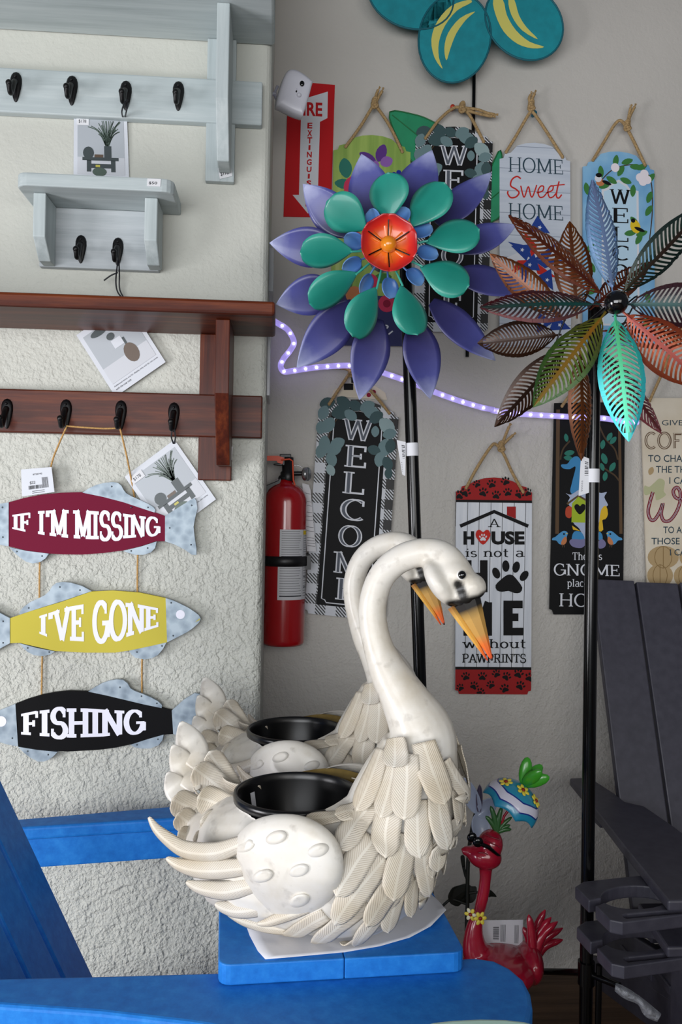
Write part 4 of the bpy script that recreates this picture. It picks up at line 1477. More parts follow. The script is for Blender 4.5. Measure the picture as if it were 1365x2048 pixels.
for pts, vein in (([(780, 224), (825, 228), (862, 241), (905, 270), (938, 330), (946, 420), (900, 400), (850, 352), (815, 310), (792, 270)], [(785, 230), (860, 290), (944, 418)]),
                  ([(946, 430), (962, 380), (985, 330), (1002, 300), (1006, 350), (1006, 400), (1003, 430), (975, 446)], [(948, 430), (980, 400), (1004, 380)])):
    ring = [P(x, y, YB - .0155) for x, y in catmull(pts, 3, True)]
    mb = MB('green_cloth')
    mb.prism(ring, (0, .001, 0))
    lf = build(mb, 'leaf', root)
    mb = MB('green_rim', True)
    mb.tube(ring + ring[:2], .0019, 6, caps=False)
    mb.tube([P(x, y, YB - .016) for x, y in vein], .0014, 6)
    build(mb, 'rim', lf)

# --- flower pinwheel
uvmat('petal_teal', [(0, '#38a292'), (.2, '#1f9080'), (.6, '#188474'), (1, '#2a9a88')], [(0, '#167a6c'), (.6, '#1c8676'), (1, '#4cb4a0')], .6, coat=.25, rough=.42)
uvmat('petal_purple', [(0, '#24224e'), (.35, '#36356e'), (.7, '#494d90'), (1, '#9ea4c8')], coat=.25, rough=.42)
uvmat('petal_blue', [(0, '#3a62a4'), (.6, '#4f7cba'), (1, '#6e98cc')], coat=.4)
uvmat('petal_red', [(0, '#f08a1e'), (.4, '#e8641a'), (.7, '#d42a1a'), (1, '#a81420')], coat=.5)
M('orange_ball', '#e0861a', 0.2, coat=.5)
Yc = 1.62
hub = P(774.6, 495.5, Yc)
top = P(811, 505, 1.75)
foot = P(872, 2262, 1.75)
foot = top + (foot - top) * ((0 - top.z) / (foot.z - top.z))
root = thing('flower_pinwheel', 'purple, teal and red metal flower pinwheel on a tall black pole', 'pinwheel', foot)
PUR = [((560, 350), (500, 75), 215), ((740, 330), (862, 55), 215), ((935, 395), (1168, 170), 165), ((1030, 545), (1295, 440), 165), ((1035, 705), (1372, 778), 170), ((905, 880), (1187, 1137), 185),
       ((785, 1000), (850, 1335), 210), ((565, 985), (485, 1338), 208), ((415, 890), (163, 1172), 205), ((300, 780), (58, 845), 195), ((305, 560), (25, 530), 190), ((400, 440), (198, 228), 190)]
for i, (b0, t0, w) in enumerate(PUR):
    base, tip = P(*c6(*b0), Yc + .05), P(*c6(*t0), Yc + .055)
    ax = (tip - base).normalized()
    base = base - ax * .025
    petal_obj('outer_petal', root, 'petal_purple', base, tip, w * .38828 / FPX * (Yc + .05) / math.cos(.35), pointed, twist=.35, dish=.004)
TEAL = [((632, 412), (632, 163), 192), ((752, 442), (925, 212), 200), ((830, 522), (1108, 452), 205), ((803, 648), (1058, 745), 212), ((708, 742), (795, 1002), 196), ((582, 757), (458, 1015), 172),
        ((480, 686), (232, 845), 145), ((455, 575), (183, 582), 142), ((522, 462), (318, 318), 172)]
for b0, t0, w in TEAL:
    base, tip = P(*c6(*b0), Yc - .005), P(*c6(*t0), Yc - .012)
    tw = .3 + math.acos(min(1, w / 212)) * .5
    pe = petal_obj('middle_petal', root, 'petal_teal', base, tip, w * .38828 / FPX * Yc / math.cos(tw), drop2, twist=tw, dish=-.007)
    mb = MB('petal_teal', True)
    mb.tube([hub + V((0, .012, 0)), base + (tip - base) * .04], .0022, 8)
    build(mb, 'stem', pe)
for x, y in ((567, 408), (705, 398), (812, 472), (838, 590), (768, 712), (637, 765), (513, 738), (445, 638), (462, 512)):
    c = P(*c6(x, y), Yc + .004)
    ax = (c - hub)
    ax.y = 0
    ax.normalize()
    tw = .5 if x > 600 else .9
    pe = petal_obj('inner_petal', root, 'petal_blue', c - ax * .021, c + ax * .021, .040, oval, twist=tw, dish=.006, rows=12)
    mb = MB('petal_blue', True)
    mb.tube([hub + V((0, .014, 0)), c - ax * .018], .002, 8)
    build(mb, 'stem', pe)
for k in range(6):
    a0 = math.radians(62 + 60 * k)
    d = V((math.cos(a0), 0, math.sin(a0)))
    shp = lambda s: (.12 + 1.0 * math.sin(PI / 2 * min(1, s / .8))) * (1 if s < .78 else max(.55, math.sqrt(max(0, 1 - ((s - .78) / .24) ** 2)))) * (1 - .0)
    petal_obj('centre_petal', root, 'petal_red', hub + V((0, -.012, 0)) + d * .004, hub + V((0, -.03, 0)) + d * .054, .056, shp, dish=.004, bow=-.004, rows=12)
    e = math.radians(92 + 60 * k)
    d = V((math.cos(e), 0, math.sin(e)))
    mb = MB('pole_black', True)
    mb.tube([hub + V((0, -.018, 0)) + d * .012, hub + V((0, -.028, 0)) + d * .045], .0012, 6)
    build(mb, 'seam', root)
mb = MB('orange_ball', True)
mb.ball(hub + V((0, -.022, 0)), .0158, 20)
build(mb, 'centre_ball', root)
mb = MB('pole_black', True)
mb.tube([hub + V((0, -.012, 0)), hub + V((0, .06, 0)), top + V((0, -.02, -.002)), top], .009, 12)
mb.tube([hub + V((0, .03, 0)), hub + V((0, .065, 0))], .03, 16)
build(mb, 'axle', root)
mb = MB('pole_black', True)
mb.tube([top + (top - foot).normalized() * .02, foot], .0132, 16)
build(mb, 'pole', root)
lp = lambda k: top + (foot - top) * k
k0, k1 = (top.z - P(820, 886, 1.75).z) / (top.z - foot.z), (top.z - P(820, 912, 1.75).z) / (top.z - foot.z)
mb = MB('label_white', True)
mb.tube([lp(k0), lp(k1)], .0138, 18, caps=False)
build(mb, 'paper_band', root)


def hang_tag(parent, pts, Y, name='price_tag', bars=None):
    mb = MB('label_white')
    mb.prism([P(x, y, Y) for x, y in pts], (0, .0006, 0))
    if bars:
        mb.mat('ink')
        q = quad(*pts)
        for u0, v0, u1, v1 in bars:
            mb.flat([P(*q(u, v), Y) for u, v in ((u0, v0), (u1, v0), (u1, v1), (u0, v1))])
    return build(mb, name, parent)


BARS = [(.5, .5 + .045 * i, .9, .5 + .045 * i + (.025 if i % 3 else .012)) for i in range(9)] + [(.2, .1 + .05 * i, .35, .115 + .05 * i) for i in range(6)]
hang_tag(root, [(794, 880), (812, 884), (811, 952), (805, 949)], 1.742, bars=BARS)

# --- leaf pinwheel with pierced leaves
LEAF = {'steel': ([(0, '#1d5a66'), (.5, '#4a7ea0'), (1, '#1c3550')], [(0, '#8fa0d0'), (.7, '#7f96c4'), (1, '#1f4a70')]),
        'forest': ([(0, '#483b16'), (.3, '#182e21'), (1, '#0a1e1c')], [(0, '#3b1913'), (.3, '#0e2e26'), (1, '#0c2121')]),
        'maroon': ([(0, '#0c3b3c'), (.4, '#212e36'), (1, '#3b1019')], [(0, '#0c4846'), (.5, '#2e1421'), (1, '#480c16')]),
        'flame': ([(0, '#6e140c'), (.5, '#863314'), (1, '#61210e')], [(0, '#6e1013'), (.4, '#994414'), (1, '#61230c')]),
        'aqua': ([(0, '#1f8a30'), (.3, '#3aa868'), (1, '#1fb4c0')], [(0, '#5ac890'), (.5, '#46b8a0'), (1, '#18a2be')]),
        'moss': ([(0, '#865014'), (.5, '#486121'), (1, '#234829')], [(0, '#996114'), (.35, '#546e21'), (1, '#1d4423')]),
        'wine': ([(0, '#0c4843'), (.5, '#2e292c'), (1, '#481019')], [(0, '#0c544c'), (.4, '#2e2126'), (1, '#611019')]),
        'copper': ([(0, '#611c11'), (.5, '#6e3311'), (1, '#541c0c')], [(0, '#48140c'), (.5, '#7b3c13'), (1, '#48190c')]),
        'bronze': ([(0, '#54290c'), (.5, '#7b4111'), (1, '#49230e')], [(0, '#48210b'), (.5, '#834813'), (1, '#411c0c')]),
        'umber': ([(0, '#2e1b0e'), (.5, '#3b2110'), (1, '#21140e')], [(0, '#21110c'), (.5, '#482610'), (1, '#21130c')]),
        'rose_metal': ([(0, '#612e21'), (.5, '#6e3233'), (1, '#7b2e21')], [(0, '#54211c'), (.5, '#865466'), (1, '#6e2e36')])}
for k, (u, v) in LEAF.items():
    uvmat('leaf_' + k, u, v, .65, rough=.36, metal=.45, coat=.15, noise=.3)
lens = lambda s: max(.015, math.sin(PI * max(0, (s - .06) / .94) ** .92) ** .85) if s > .07 else .05


def pierced_leaf(base, tip, width, twist=0.0, dish=-.008, bow=.006, ribs=19, skew=.05):
    ax, side, nn, L = frame_of(base, tip, twist)
    hw = width / 2

    def pt(s, q):
        h = hw * lens(s)
        return base + ax * (s * L) + side * (q * h + skew * 0) + nn * (dish * q * q * lens(s) + bow * math.sin(PI * s))
    vs, fs, uv = [], [], []

    def cell(pts):
        b = len(vs)
        for s, q in pts:
            vs.append(pt(s, q))
            uv.append((s, (q * .98 + 1) / 2))
        fs.append(list(range(b, b + len(pts))))
    N = 44
    for i in range(N):
        s0, s1 = i / N, (i + 1) / N
        for sg in (-1, 1):
            rim = .80
            if s0 < .10 or s1 > .95:
                cell([(s0, 0), (s1, 0), (s1, sg), (s0, sg)])
            else:
                cell([(s0, sg * rim), (s1, sg * rim), (s1, sg), (s0, sg)])
                m0, m1 = .0034 / (hw * lens(s0)), .0034 / (hw * lens(s1))
                cell([(s0, 0), (s1, 0), (s1, sg * m1), (s0, sg * m0)])
    for i in range(ribs):
        s0 = .09 + .80 * i / ribs
        bw = .80 / ribs * .52
        for sg in (-1, 1):
            for j in range(4):
                qa, qb = .02 + .80 * j / 4, .02 + .80 * (j + 1) / 4
                fa, fb = .085 * (j / 4) ** 1.3, .085 * ((j + 1) / 4) ** 1.3
                cell([(min(.97, s0 + fa), sg * qa), (min(.97, s0 + bw + fa), sg * qa), (min(.97, s0 + bw + fb), sg * qb), (min(.97, s0 + fb), sg * qb)])
    return vs, fs, uv


Yf_, Yb_ = 1.50, 1.565
hubl = P(1230, 607, Yf_)
topl = P(1190, 640, 1.62)
footl = P(1172, 2050, 1.62)
footl = topl + (footl - topl) * (topl.z / (topl.z - footl.z))
root = thing('leaf_pinwheel', 'metal pinwheel of pierced copper, green and blue leaves on a tall black pole', 'pinwheel', footl)
FRONT = [((782, 1130), (668, 510), 205, 'steel', .3), ((835, 1145), (1330, 640), 205, 'forest', .35), ((875, 1222), (1520, 1225), 250, 'maroon', .2), ((870, 1290), (1340, 1700), 270, 'flame', .25),
         ((795, 1300), (877, 2000), 262, 'aqua', .2), ((705, 1300), (332, 1805), 250, 'moss', .3), ((645, 1222), (28, 1238), 205, 'wine', .35), ((710, 1160), (193, 712), 185, 'copper', .4)]
for b0, t0, w, mt, tw in FRONT:
    base, tip = P(*c7(*b0), Yf_), P(*c7(*t0), Yf_ - .015)
    base = hubl.lerp(base, .55)
    mb = MB('leaf_' + mt)
    mb.add(*pierced_leaf(base, tip, w * .35169 / FPX * Yf_ / math.cos(tw), twist=-tw))
    build(mb, 'front_leaf', root, solid=.0014)
BACK = [((575, 1270), (540, 748), 215, 'bronze', .2), ((480, 1290), (85, 930), 160, 'bronze', .4), ((450, 1400), (15, 1440), 205, 'umber', .2), ((500, 1480), (113, 1917), 200, 'umber', .3),
        ((595, 1500), (608, 2110), 165, 'bronze', .35), ((720, 1480), (1065, 1955), 170, 'rose_metal', .35), ((680, 1200), (1000, 975), 150, 'copper', .4), ((760, 1370), (1330, 1400), 190, 'flame', .3)]
hubb = P(*c7(600, 1370), Yb_)
for b0, t0, w, mt, tw in BACK:
    base, tip = P(*c7(*b0), Yb_), P(*c7(*t0), Yb_ + .012)
    base = hubb.lerp(base, .7)
    mb = MB('leaf_' + mt)
    mb.add(*pierced_leaf(base, tip, w * .35169 / FPX * Yb_ / math.cos(tw), twist=tw))
    build(mb, 'back_leaf', root, solid=.0014)
M('hub_black', '#08080a', 0.12, coat=.6)
mb = MB('hub_black', True)
mb.ball(hubl + V((0, -.008, 0)), .0215, 24)
build(mb, 'hub_ball', root)
mb = MB('pole_black', True)
mb.ball(hubb, .014, 16)
mb.tube([hubl, hubb, topl + V((0, 0, 0))], .007, 10)
build(mb, 'axle', root)
for s in (-1, 1):
    mb = MB('pole_black', True)
    mb.tube(catmull([tuple(hubl + V((.018 * s, .012, -.006))), tuple(hubl + V((.055 * s, .03, .02))), tuple(hubb + V((.05 * s, -.01, -.03))), tuple(hubb + V((.01 * s, 0, -.01)))], 6), .0016, 6)
    build(mb, 'wire', root)
zj = P(1172, 1945, 1.62).z
ln = lambda z: topl + (footl - topl) * ((topl.z - z) / topl.z)
mb = MB('pole_black', True)
mb.tube([ln(topl.z + .03), ln(0)], .0128, 16)
build(mb, 'pole', root)
mb = MB('pole_black', True)
mb.tube([ln(zj + .022), ln(zj - .022)], .0165, 16)
mb.tube([P(1050, 1942, 1.84), ln(zj), P(1240, 1972, 1.56)], .0066, 10)
mb.tube([P(1199, 1930, 1.60), P(1199, 1930, 1.60) + V((0, 0, -.36))], .0062, 10)
build(mb, 'ground_prongs', root)
za, zb = P(1190, 938, 1.62).z, P(1190, 965, 1.62).z
mb = MB('label_white', True)
mb.tube([ln(za), ln(zb)], .0134, 18, caps=False)
build(mb, 'paper_band', root)
hang_tag(root, [(1163, 911), (1179, 917), (1180, 985), (1158, 992)], 1.612, bars=BARS)

# ================================================================== security camera on the side of the left block
M('camera_white', '#c9c9d2', 0.35)
M('camera_grey', '#a9a9b8', 0.35)
M('glass_black', '#050507', 0.08)
Yk = 2.02
pc = [P(x, y, Yk) for x, y in c5(0, 0) and [(569, 150), (590, 143), (621, 164), (622, 172), (606, 228), (598, 234), (560, 217), (551, 206)]]
root = thing('security_camera', 'small white security camera above the fire extinguisher sign', 'camera', P(580, 233, Yk))
mb = MB('camera_white', True)
front = [V(p) + V((.004, -.012, 0)) for p in catmull([tuple(q) for q in pc], 4, True)]
cen = sum(front, V()) / len(front)
rows = []
for k, (sc, dy) in enumerate(((.05, -.004), (.55, -.004), (.82, -.003), (.95, .0), (1.0, .006), (1.0, .022), (.96, .030), (.8, .034), (.05, .034))):
    rows.append([cen + (p - cen) * sc + V((-.25 * max(0, dy), dy, 0)) for p in front])
mb.strip(rows, closed=True)
body = build(mb, 'body', root)
mb = MB('glass_black', True)
mb.ball(P(604.5, 167, Yk - .018), (.0055, .003, .0068))
build(mb, 'lens', root)
mb = MB('camera_white', True)
mb.ball(P(598.5, 190, Yk - .017), (.0055, .005, .0055))
build(mb, 'motion_sensor', root)
mb = MB('camera_grey', True)
mb.flat([P(590 + 22 * x, 205 + 20 * y, Yk - .0165) for x, y in ((-.9, -.3), (.6, .2), (.35, 1), (-1.3, .3))]) if False else mb.ball(P(594, 178, Yk - .016), .0012, 6)
mb.tube([P(556, 172, Yk + .03), P(551, 182, Yk + .03), P(551, 194, Yk + .03), P(556, 204, Yk + .03), P(561, 200, Yk + .02)], .0035, 8)
mb.tube([P(553, 188, Yk + .03), V((XE - .001, Yk + .03, P(553, 188, Yk + .03).z))], .005, 8)
build(mb, 'bracket', root)

# ================================================================== fire extinguisher
ce = crop(500, 880, .20997)
M('extinguisher_red', '#a30a12', 0.22, coat=.6)
M('plastic_black', '#0d0d0f', 0.4)
M('orange_strap', '#d8481a', 0.45)
M('gauge_metal', '#a8a8a8', 0.25, .9)
M('label_print', '#cfcfd2', 0.5)
Yx = YB - .07
rE = 42.5 / FPX * Yx
cx_ = 566.5
bot, sh = P(cx_, 1288, Yx), P(cx_, 1000, Yx)
c0 = V((bot.x, Yx, bot.z))
H = sh.z - bot.z
root = thing('fire_extinguisher', 'red fire extinguisher strapped to the wall in the corner', 'fire extinguisher', c0)
mb = MB('extinguisher_red', True)
nk = P(cx_, 968, Yx).z - c0.z
mb.lathe([(.001, .002), (rE * .8, .002), (rE * .93, .0), (rE * .99, .006), (rE, .014), (rE, H - .01), (rE * .985, H + .004), (rE * .93, H + .016), (rE * .8, H + .028), (rE * .6, H + .037), (rE * .36, H + .043), (rE * .3, nk + .012), (.001, nk + .012)], c0, 48)
build(mb, 'cylinder', root)
zt = lambda y: P(cx_, y, Yx).z
for y0, y1, x0, x1 in ((1058, 1118, 554, 626), (1130, 1196, 549, 626)):
    a0, a1 = math.radians(-104 if y0 < 1100 else -108), math.radians(-6)
    mb = MB('label_print', True)
    mb.lathe([(rE + .0006, zt(y1) - c0.z), (rE + .0006, zt(y0) - c0.z)], c0, 24, ang=a1 - a0, a0=a0)
    mb.mat('ink')
    rn = random.Random(y0)
    hh = zt(y0) - zt(y1)
    yy = .06
    while yy < .94:
        bold = abs(yy - .55) < .03 or abs(yy - .9) < .02
        z = zt(y0) - c0.z - hh * yy
        e = rn.uniform(.55, .66) if not bold else .68
        w = .0030 if bold else .0009
        mb.lathe([(rE + .0009, z - w / 2), (rE + .0009, z + w / 2)], c0, 14, ang=(a1 - a0) * (e - .05), a0=a0 + (a1 - a0) * .05)
        mb.lathe([(rE + .0009, z - .0005), (rE + .0009, z + .0005)], c0, 6, ang=(a1 - a0) * .2, a0=a0 + (a1 - a0) * .74)
        yy += .075
    mb.lathe([(rE + .0009, zt(y1) - c0.z), (rE + .0009, zt(y0) - c0.z)], c0, 2, ang=.012, a0=a0 + (a1 - a0) * .71)
    if y0 < 1100:
        mb.mat('print_yellow')
        mb.lathe([(rE + .0011, zt(1068) - c0.z), (rE + .0011, zt(1060) - c0.z)], c0, 4, ang=.3, a0=a0 + (a1 - a0) * .72)
    else:
        mb.mat('ink')
        for zz in (.3, .62):
            mb.lathe([(rE + .0011, zt(1130 + 66 * zz) - c0.z), (rE + .0011, zt(1130 + 66 * zz + 1.5) - c0.z)], c0, 4, ang=.3, a0=a0 + (a1 - a0) * .75)
    build(mb, 'label', root)
mb = MB('plastic_black', True)
mb.lathe([(rE + .0015, zt(1131) - c0.z), (rE + .004, zt(1130) - c0.z), (rE + .004, zt(1112) - c0.z), (rE + .0015, zt(1111) - c0.z)], c0, 40)
mb.box((rE - .004, -.012, zt(1138) - c0.z), (rE + .013, .03, zt(1110) - c0.z), at=c0)
build(mb, 'strap', root)
mb = MB('plastic_black')
mb.box((-.022, rE - .002, .01), (.022, YB - Yx, H + .03), at=c0)
mb.box((-.03, rE - .004, zt(1135) - c0.z), (rE + .012, rE + .004, zt(1108) - c0.z), at=c0)
build(mb, 'bracket', root, bevel=.002)
E = lambda x, y, d=0.0: P(*ce(x, y), Yx - d)
mb = MB('plastic_black', True)
zn = nk + .008
mb.lathe([(.017, zn), (.019, zn + .004), (.019, zn + .022), (.015, zn + .026), (.015, zn + .062), (.001, zn + .064)], c0 + V((.004, 0, 0)), 20)
mb.ball(E(345, 365), (.021, .018, .012))
build(mb, 'valve', root)
mb = MB('plastic_black')
mb.prism([E(*p, .012) for p in ((120, 445), (270, 385), (300, 340), (345, 380), (270, 440), (130, 545))], (0, .024, 0))
mb.prism([E(*p, .010) for p in ((225, 225), (300, 222), (330, 235), (300, 245), (225, 238))], (0, .02, 0))
mb.prism([E(*p, .012) for p in ((285, 132), (392, 132), (398, 190), (385, 235), (310, 245), (300, 190), (285, 165))], (0, .024, 0))
build(mb, 'lever', root, bevel=.002)
mb = MB('orange_strap')
mb.prism([E(*p, .0135) for p in ((110, 150), (270, 150), (330, 170), (310, 230), (265, 215), (255, 198), (110, 198))], (0, .003, 0))
mb.smooth = True
mb.tube([E(*p, .019) for p in ((300, 190), (380, 182), (408, 200), (412, 300), (415, 380), (430, 430))], .0022, 8)
build(mb, 'safety_strap', root)
mb = MB('plastic_black', True)
mb.tube([E(390, 320, .002), E(510, 318, .002)], .006, 12)
mb.mat('gauge_metal')
mb.tube([E(400, 238, .004), E(460, 240, .004), E(500, 262, .004)], .0012, 6)
gx0 = E(520, 325, .002)
mb.lathe([(.001, .0), (.0175, .0), (.0185, .003), (.0185, .010), (.016, .013), (.001, .0125)], gx0, 24, axis=V((.9, -.45, 0)))
build(mb, 'gauge', root)
mb = MB('label_print')
q = quad(ce(500, 410), ce(575, 430), ce(632, 1065), ce(545, 1060))
mb.prism([P(*q(u, v), Yx + .035) for u, v in ((0, 1), (.8, 1), (1, .93), (1, 0), (0, 0))], (0, .0006, 0))
mb.mat('ink')
for v in (.86, .74, .68, .58, .52, .46, .36, .3, .2, .16, .12, .08):
    mb.flat([P(*q(a, b_), Yx + .035) for a, b_ in ((.1, v), (.95, v), (.95, v + .006), (.1, v + .006))])
build(mb, 'paper_tag', root)

# clear sheets fixed to the side of the left block
m, t = newmat('clear_plastic', 0.12)
t.b.inputs['Base Color'].default_value = lin('#c8ccd0')
t.b.inputs['Alpha'].default_value = 0.45
for lab, y0, y1, w, Y0 in (('clear plastic sheet on the corner of the left wall, above the brown shelf end', 500, 600, .010, 2.0), ('pale sheet on the corner of the left wall, beside the brown rail end', 632, 800, .006, 2.0)):
    z0, z1 = P(545, y1, Y0).z, P(545, y0, Y0).z
    mb = MB('clear_plastic' if y0 < 600 else 'label_white')
    pts = [(Y0 - .08, z0), (Y0 + .08, z0), (Y0 + .08, z1 - .01), (Y0 + .07, z1), (Y0 - .06, z1), (Y0 - .08, z1 - .02)]
    mb.prism([(XE + .0005, y, z) for y, z in pts], (w, 0, 0))
    tag(build(mb, 'plastic_sheet'), lab, 'sheet')

# ================================================================== swans
ZT = 0.668                        # top of the blue board across the chair arms
m, t = newmat('swan_white', 0.42)
n1 = t.noise(11, 6, t.obj(), .6)
n2 = t.noise(46, 3, t.obj(), .5)
c = t.ramp(n1, [(.3, '#c2b9a8'), (.5, '#d2cdc3'), (.7, '#d9d6d0')])
c = t.mix(t.math('MULTIPLY', t.ramp(n2, [(.60, '#000000'), (.72, '#ffffff')]), .38), c, '#8f877c')
at = t.n('ShaderNodeVertexColor')
at.layer_name = 'paint'
t.l(t.mix(at.outputs[0], c, '#14110f'), t.b.inputs['Base Color'])
t.b.inputs['Coat Weight'].default_value = .15
t.bump(t.noise(60, 4, t.obj()), .12, .002)
m, t = newmat('swan_feather', 0.45)
s = t.n('ShaderNodeSeparateXYZ')
t.l(t.uv(), s.inputs[0])
av = t.math('ABSOLUTE', s.outputs[1])
wv = t.math('SINE', t.math('MULTIPLY', t.math('ADD', s.outputs[0], t.math('MULTIPLY', av, 1.0)), 2 * PI / .0035))
groove = t.ramp(t.math('MULTIPLY', t.math('ADD', wv, 1.0), .5), [(.05, '#000000'), (.5, '#ffffff')])
rib = t.math('LESS_THAN', av, .0018)
h = t.math('MAXIMUM', t.math('MULTIPLY', groove, .75), t.math('MULTIPLY', rib, 1.3))
tone = t.ramp(t.noise(16, 5, t.obj()), [(.3, '#c4b9a4'), (.55, '#d0c9bb'), (.75, '#d6d2c9')])
wash = t.math('MULTIPLY', t.math('SUBTRACT', 1.0, t.math('MINIMUM', h, 1.0)), .34)
t.l(t.mix(wash, tone, '#9c8466'), t.b.inputs['Base Color'])
t.bump(h, .5, .0018)
M('gold_inside', '#8a7440', 0.4, .3, var=.25)
M('pot_black', '#0a0a0c', 0.28)
M('beak_tan', '#b08a45', 0.45)
uvmat('beak_paint', [(0, '#0e0b09'), (.10, '#15100d'), (.20, '#9c7a3c'), (.28, '#b98f48'), (.55, '#b98a42'), (.72, '#d9681c'), (.94, '#d9501a'), (.97, '#1a1210')], rough=.5, noise=.03, coat=.0)
uvmat('beak_low', [(0, '#8a5a2a'), (.2, '#d0a04a'), (.7, '#d09a3c'), (.85, '#d9681c'), (.97, '#c9481a')], rough=.5, noise=.03, coat=.0)
M('eye_black', '#050506', 0.05, coat=1.0)
M('eye_white', '#d9d7d2', 0.4)

PHI = math.radians(25)
SF = V((math.cos(PHI), -math.sin(PHI), 0))       # the way the swan faces
SN = V((math.sin(PHI), math.cos(PHI), 0))        # across it, away from the camera
C0 = P(594, 1585, 1.24)
RIM = C0.z
O = V((C0.x, C0.y, ZT))
S = lambda px, py, off=0.0: PN(px, py, C0 - SN * off, SN)
mir = lambda p: V(p) - SN * (2 * (V(p) - C0).dot(SN))
rpx = lambda w, p: w / 2 / FPX * ((p - CAM).dot(FWD))
loc = lambda x, y, z: O + SF * x + SN * y + V((0, 0, z))

swan = thing('swan_planter', 'front white metal swan planter standing on the paper sheet', 'planter', O)
# body, neck and head as one skin
mb = MB('swan_white', True)
RINGS = [(-.185, .105, .008, .008), (-.17, .100, .032, .030), (-.14, .090, .062, .058), (-.10, .092, .100, .080), (-.04, .096, .118, .094), (.03, .096, .120, .095), (.09, .100, .114, .097), (.14, .112, .098, .098),
         (.18, .130, .072, .085), (.205, .145, .040, .055), (.215, .150, .008, .012)]
rows = []
for x, zc, hw, hh in RINGS:
    r = []
    for k in range(28):
        q = 2 * PI * k / 28
        cz, cy = math.sin(q), math.cos(q)
        z = zc + hh * (abs(cz) ** .85) * (1 if cz > 0 else -1)
        r.append(loc(x, hw * (abs(cy) ** .9) * (1 if cy > 0 else -1), max(.003, z)))
    rows.append(r)
mb.strip(rows, closed=True)
mb.face(rows[0][::-1])
mb.face(rows[-1])
NECK = [((770, 1700), 190), ((800, 1630), 222), ((822, 1560), 196), ((838, 1505), 160), ((842, 1461), 132), ((810, 1399), 98), ((781, 1349), 80), ((759, 1299), 62), ((747, 1249), 57), ((746.5, 1204), 56), ((760, 1160), 55), ((783, 1131), 56),
        ((812, 1113), 57), ((844, 1105), 58), ((872, 1106), 58), ((892, 1118), 64), ((910, 1142), 68)]
np_ = catmull([(a[0], a[1], w) for a, w in NECK], 5)
path = [S(a, b) for a, b, w in np_]
mb.tube(path, [rpx(w, p) for (a, b, w), p in zip(np_, path)], 22)


def egg(px, py, ax_px, ay_px, ang, depth, off=0.0):
    """ellipsoid in the swan's mid plane, angle clockwise in the picture"""
    c = S(px, py, off)
    k = (c - CAM).dot(FWD) / FPX
    a = math.radians(ang)
    e1 = (SF * math.cos(a) - V((0, 0, 1)) * math.sin(a)).normalized()
    e2 = (SF * math.sin(a) + V((0, 0, 1)) * math.cos(a)).normalized()
    R = Matrix((e1, SN, e2)).transposed()
    mb.ball(c, (ax_px * k, depth, ay_px * k), 20, R)


egg(912, 1150, 46, 36, 52, .029)
egg(886, 1163, 57, 26, 57, .042)
egg(948, 1172, 27, 24, 50, .022)
egg(928, 1190, 30, 30, 60, .026)
body = build(mb, 'body', swan)
rm = body.modifiers.new('remesh', 'REMESH')
rm.mode, rm.voxel_size, rm.use_smooth_shade = 'VOXEL', .0029, True
sm = body.modifiers.new('smooth', 'SMOOTH')
sm.factor, sm.iterations = .5, 5
dg = bpy.context.evaluated_depsgraph_get()
me = bpy.data.meshes.new_from_object(body.evaluated_get(dg))
body.modifiers.clear()
body.data = me
me.name = 'body'
bvh = BVHTree.FromPolygons([v.co + O for v in me.vertices], [list(p.vertices) for p in me.polygons])
# the opening that takes the pot
bm = bmesh.new()
bm.from_mesh(me)
kill = [f for f in bm.faces if f.calc_center_median().xy.length < .0865 and f.calc_center_median().z > .10]
bmesh.ops.delete(bm, geom=kill, context='FACES')
for v in bm.verts:
    if v.is_boundary and v.co.z > .09 and v.co.xy.length < .10:
        q = v.co.xy.normalized() * .0892
        v.co.x, v.co.y = q
bm.to_mesh(me)
bm.free()
for p in me.polygons:
    p.use_smooth = True
# black paint round the bill and in front of the eye
ca = me.color_attributes.new('paint', 'FLOAT_COLOR', 'POINT')
segs = [((925, 1166), (939, 1200), 9), ((910, 1208), (962, 1199), 11), ((962, 1199), (974, 1190), 9)]
for i, v in enumerate(me.vertices):
    p = v.co + O
    f = 0.0
    d = p - C0
    q = p - SN * d.dot(SN)
    for a, b, w in segs:
        A, B = S(*a), S(*b)
        tt = max(0, min(1, (q - A).dot(B - A) / (B - A).length_squared))
        dist = (q - (A + (B - A) * tt)).length / (w * 1.12 / FPX)
        f = max(f, min(1, max(0, 1.5 - dist) * 1.1))
    f = f * f * (3 - 2 * f)
    ca.data[i].color = (f, f, f, 1)


def hit(px, py):
    d = ray(px, py).normalized()
    h = bvh.ray_cast(CAM, d)
    if h[0] is None:
        n = bvh.find_nearest(S(px, py, .05))
        return n[0], n[1]
    return h[0], h[1]


def mirror_obj(mb, name, parent, **kw):
    m2 = MB()
    m2.v = [tuple(mir(p)) for p in mb.v]
    m2.f, m2.mi, m2.sm, m2.uv, m2.mats = [list(f)[::-1] for f in mb.f], mb.mi, mb.sm, [u[::-1] if u else None for u in mb.uv], mb.mats
    return build(m2, name, parent, **kw)


fshape = lambda s: (.80 + .20 * min(1, s / .5)) if s < .72 else max(.02, math.sqrt(max(0.0, 1 - ((s - .72) / .28) ** 2)))
fpoint = lambda s: (.35 + .65 * math.sin(PI / 2 * min(1, s / .42))) if s < .42 else max(.05, math.cos(PI / 2 * (s - .42) / .60) ** .75)


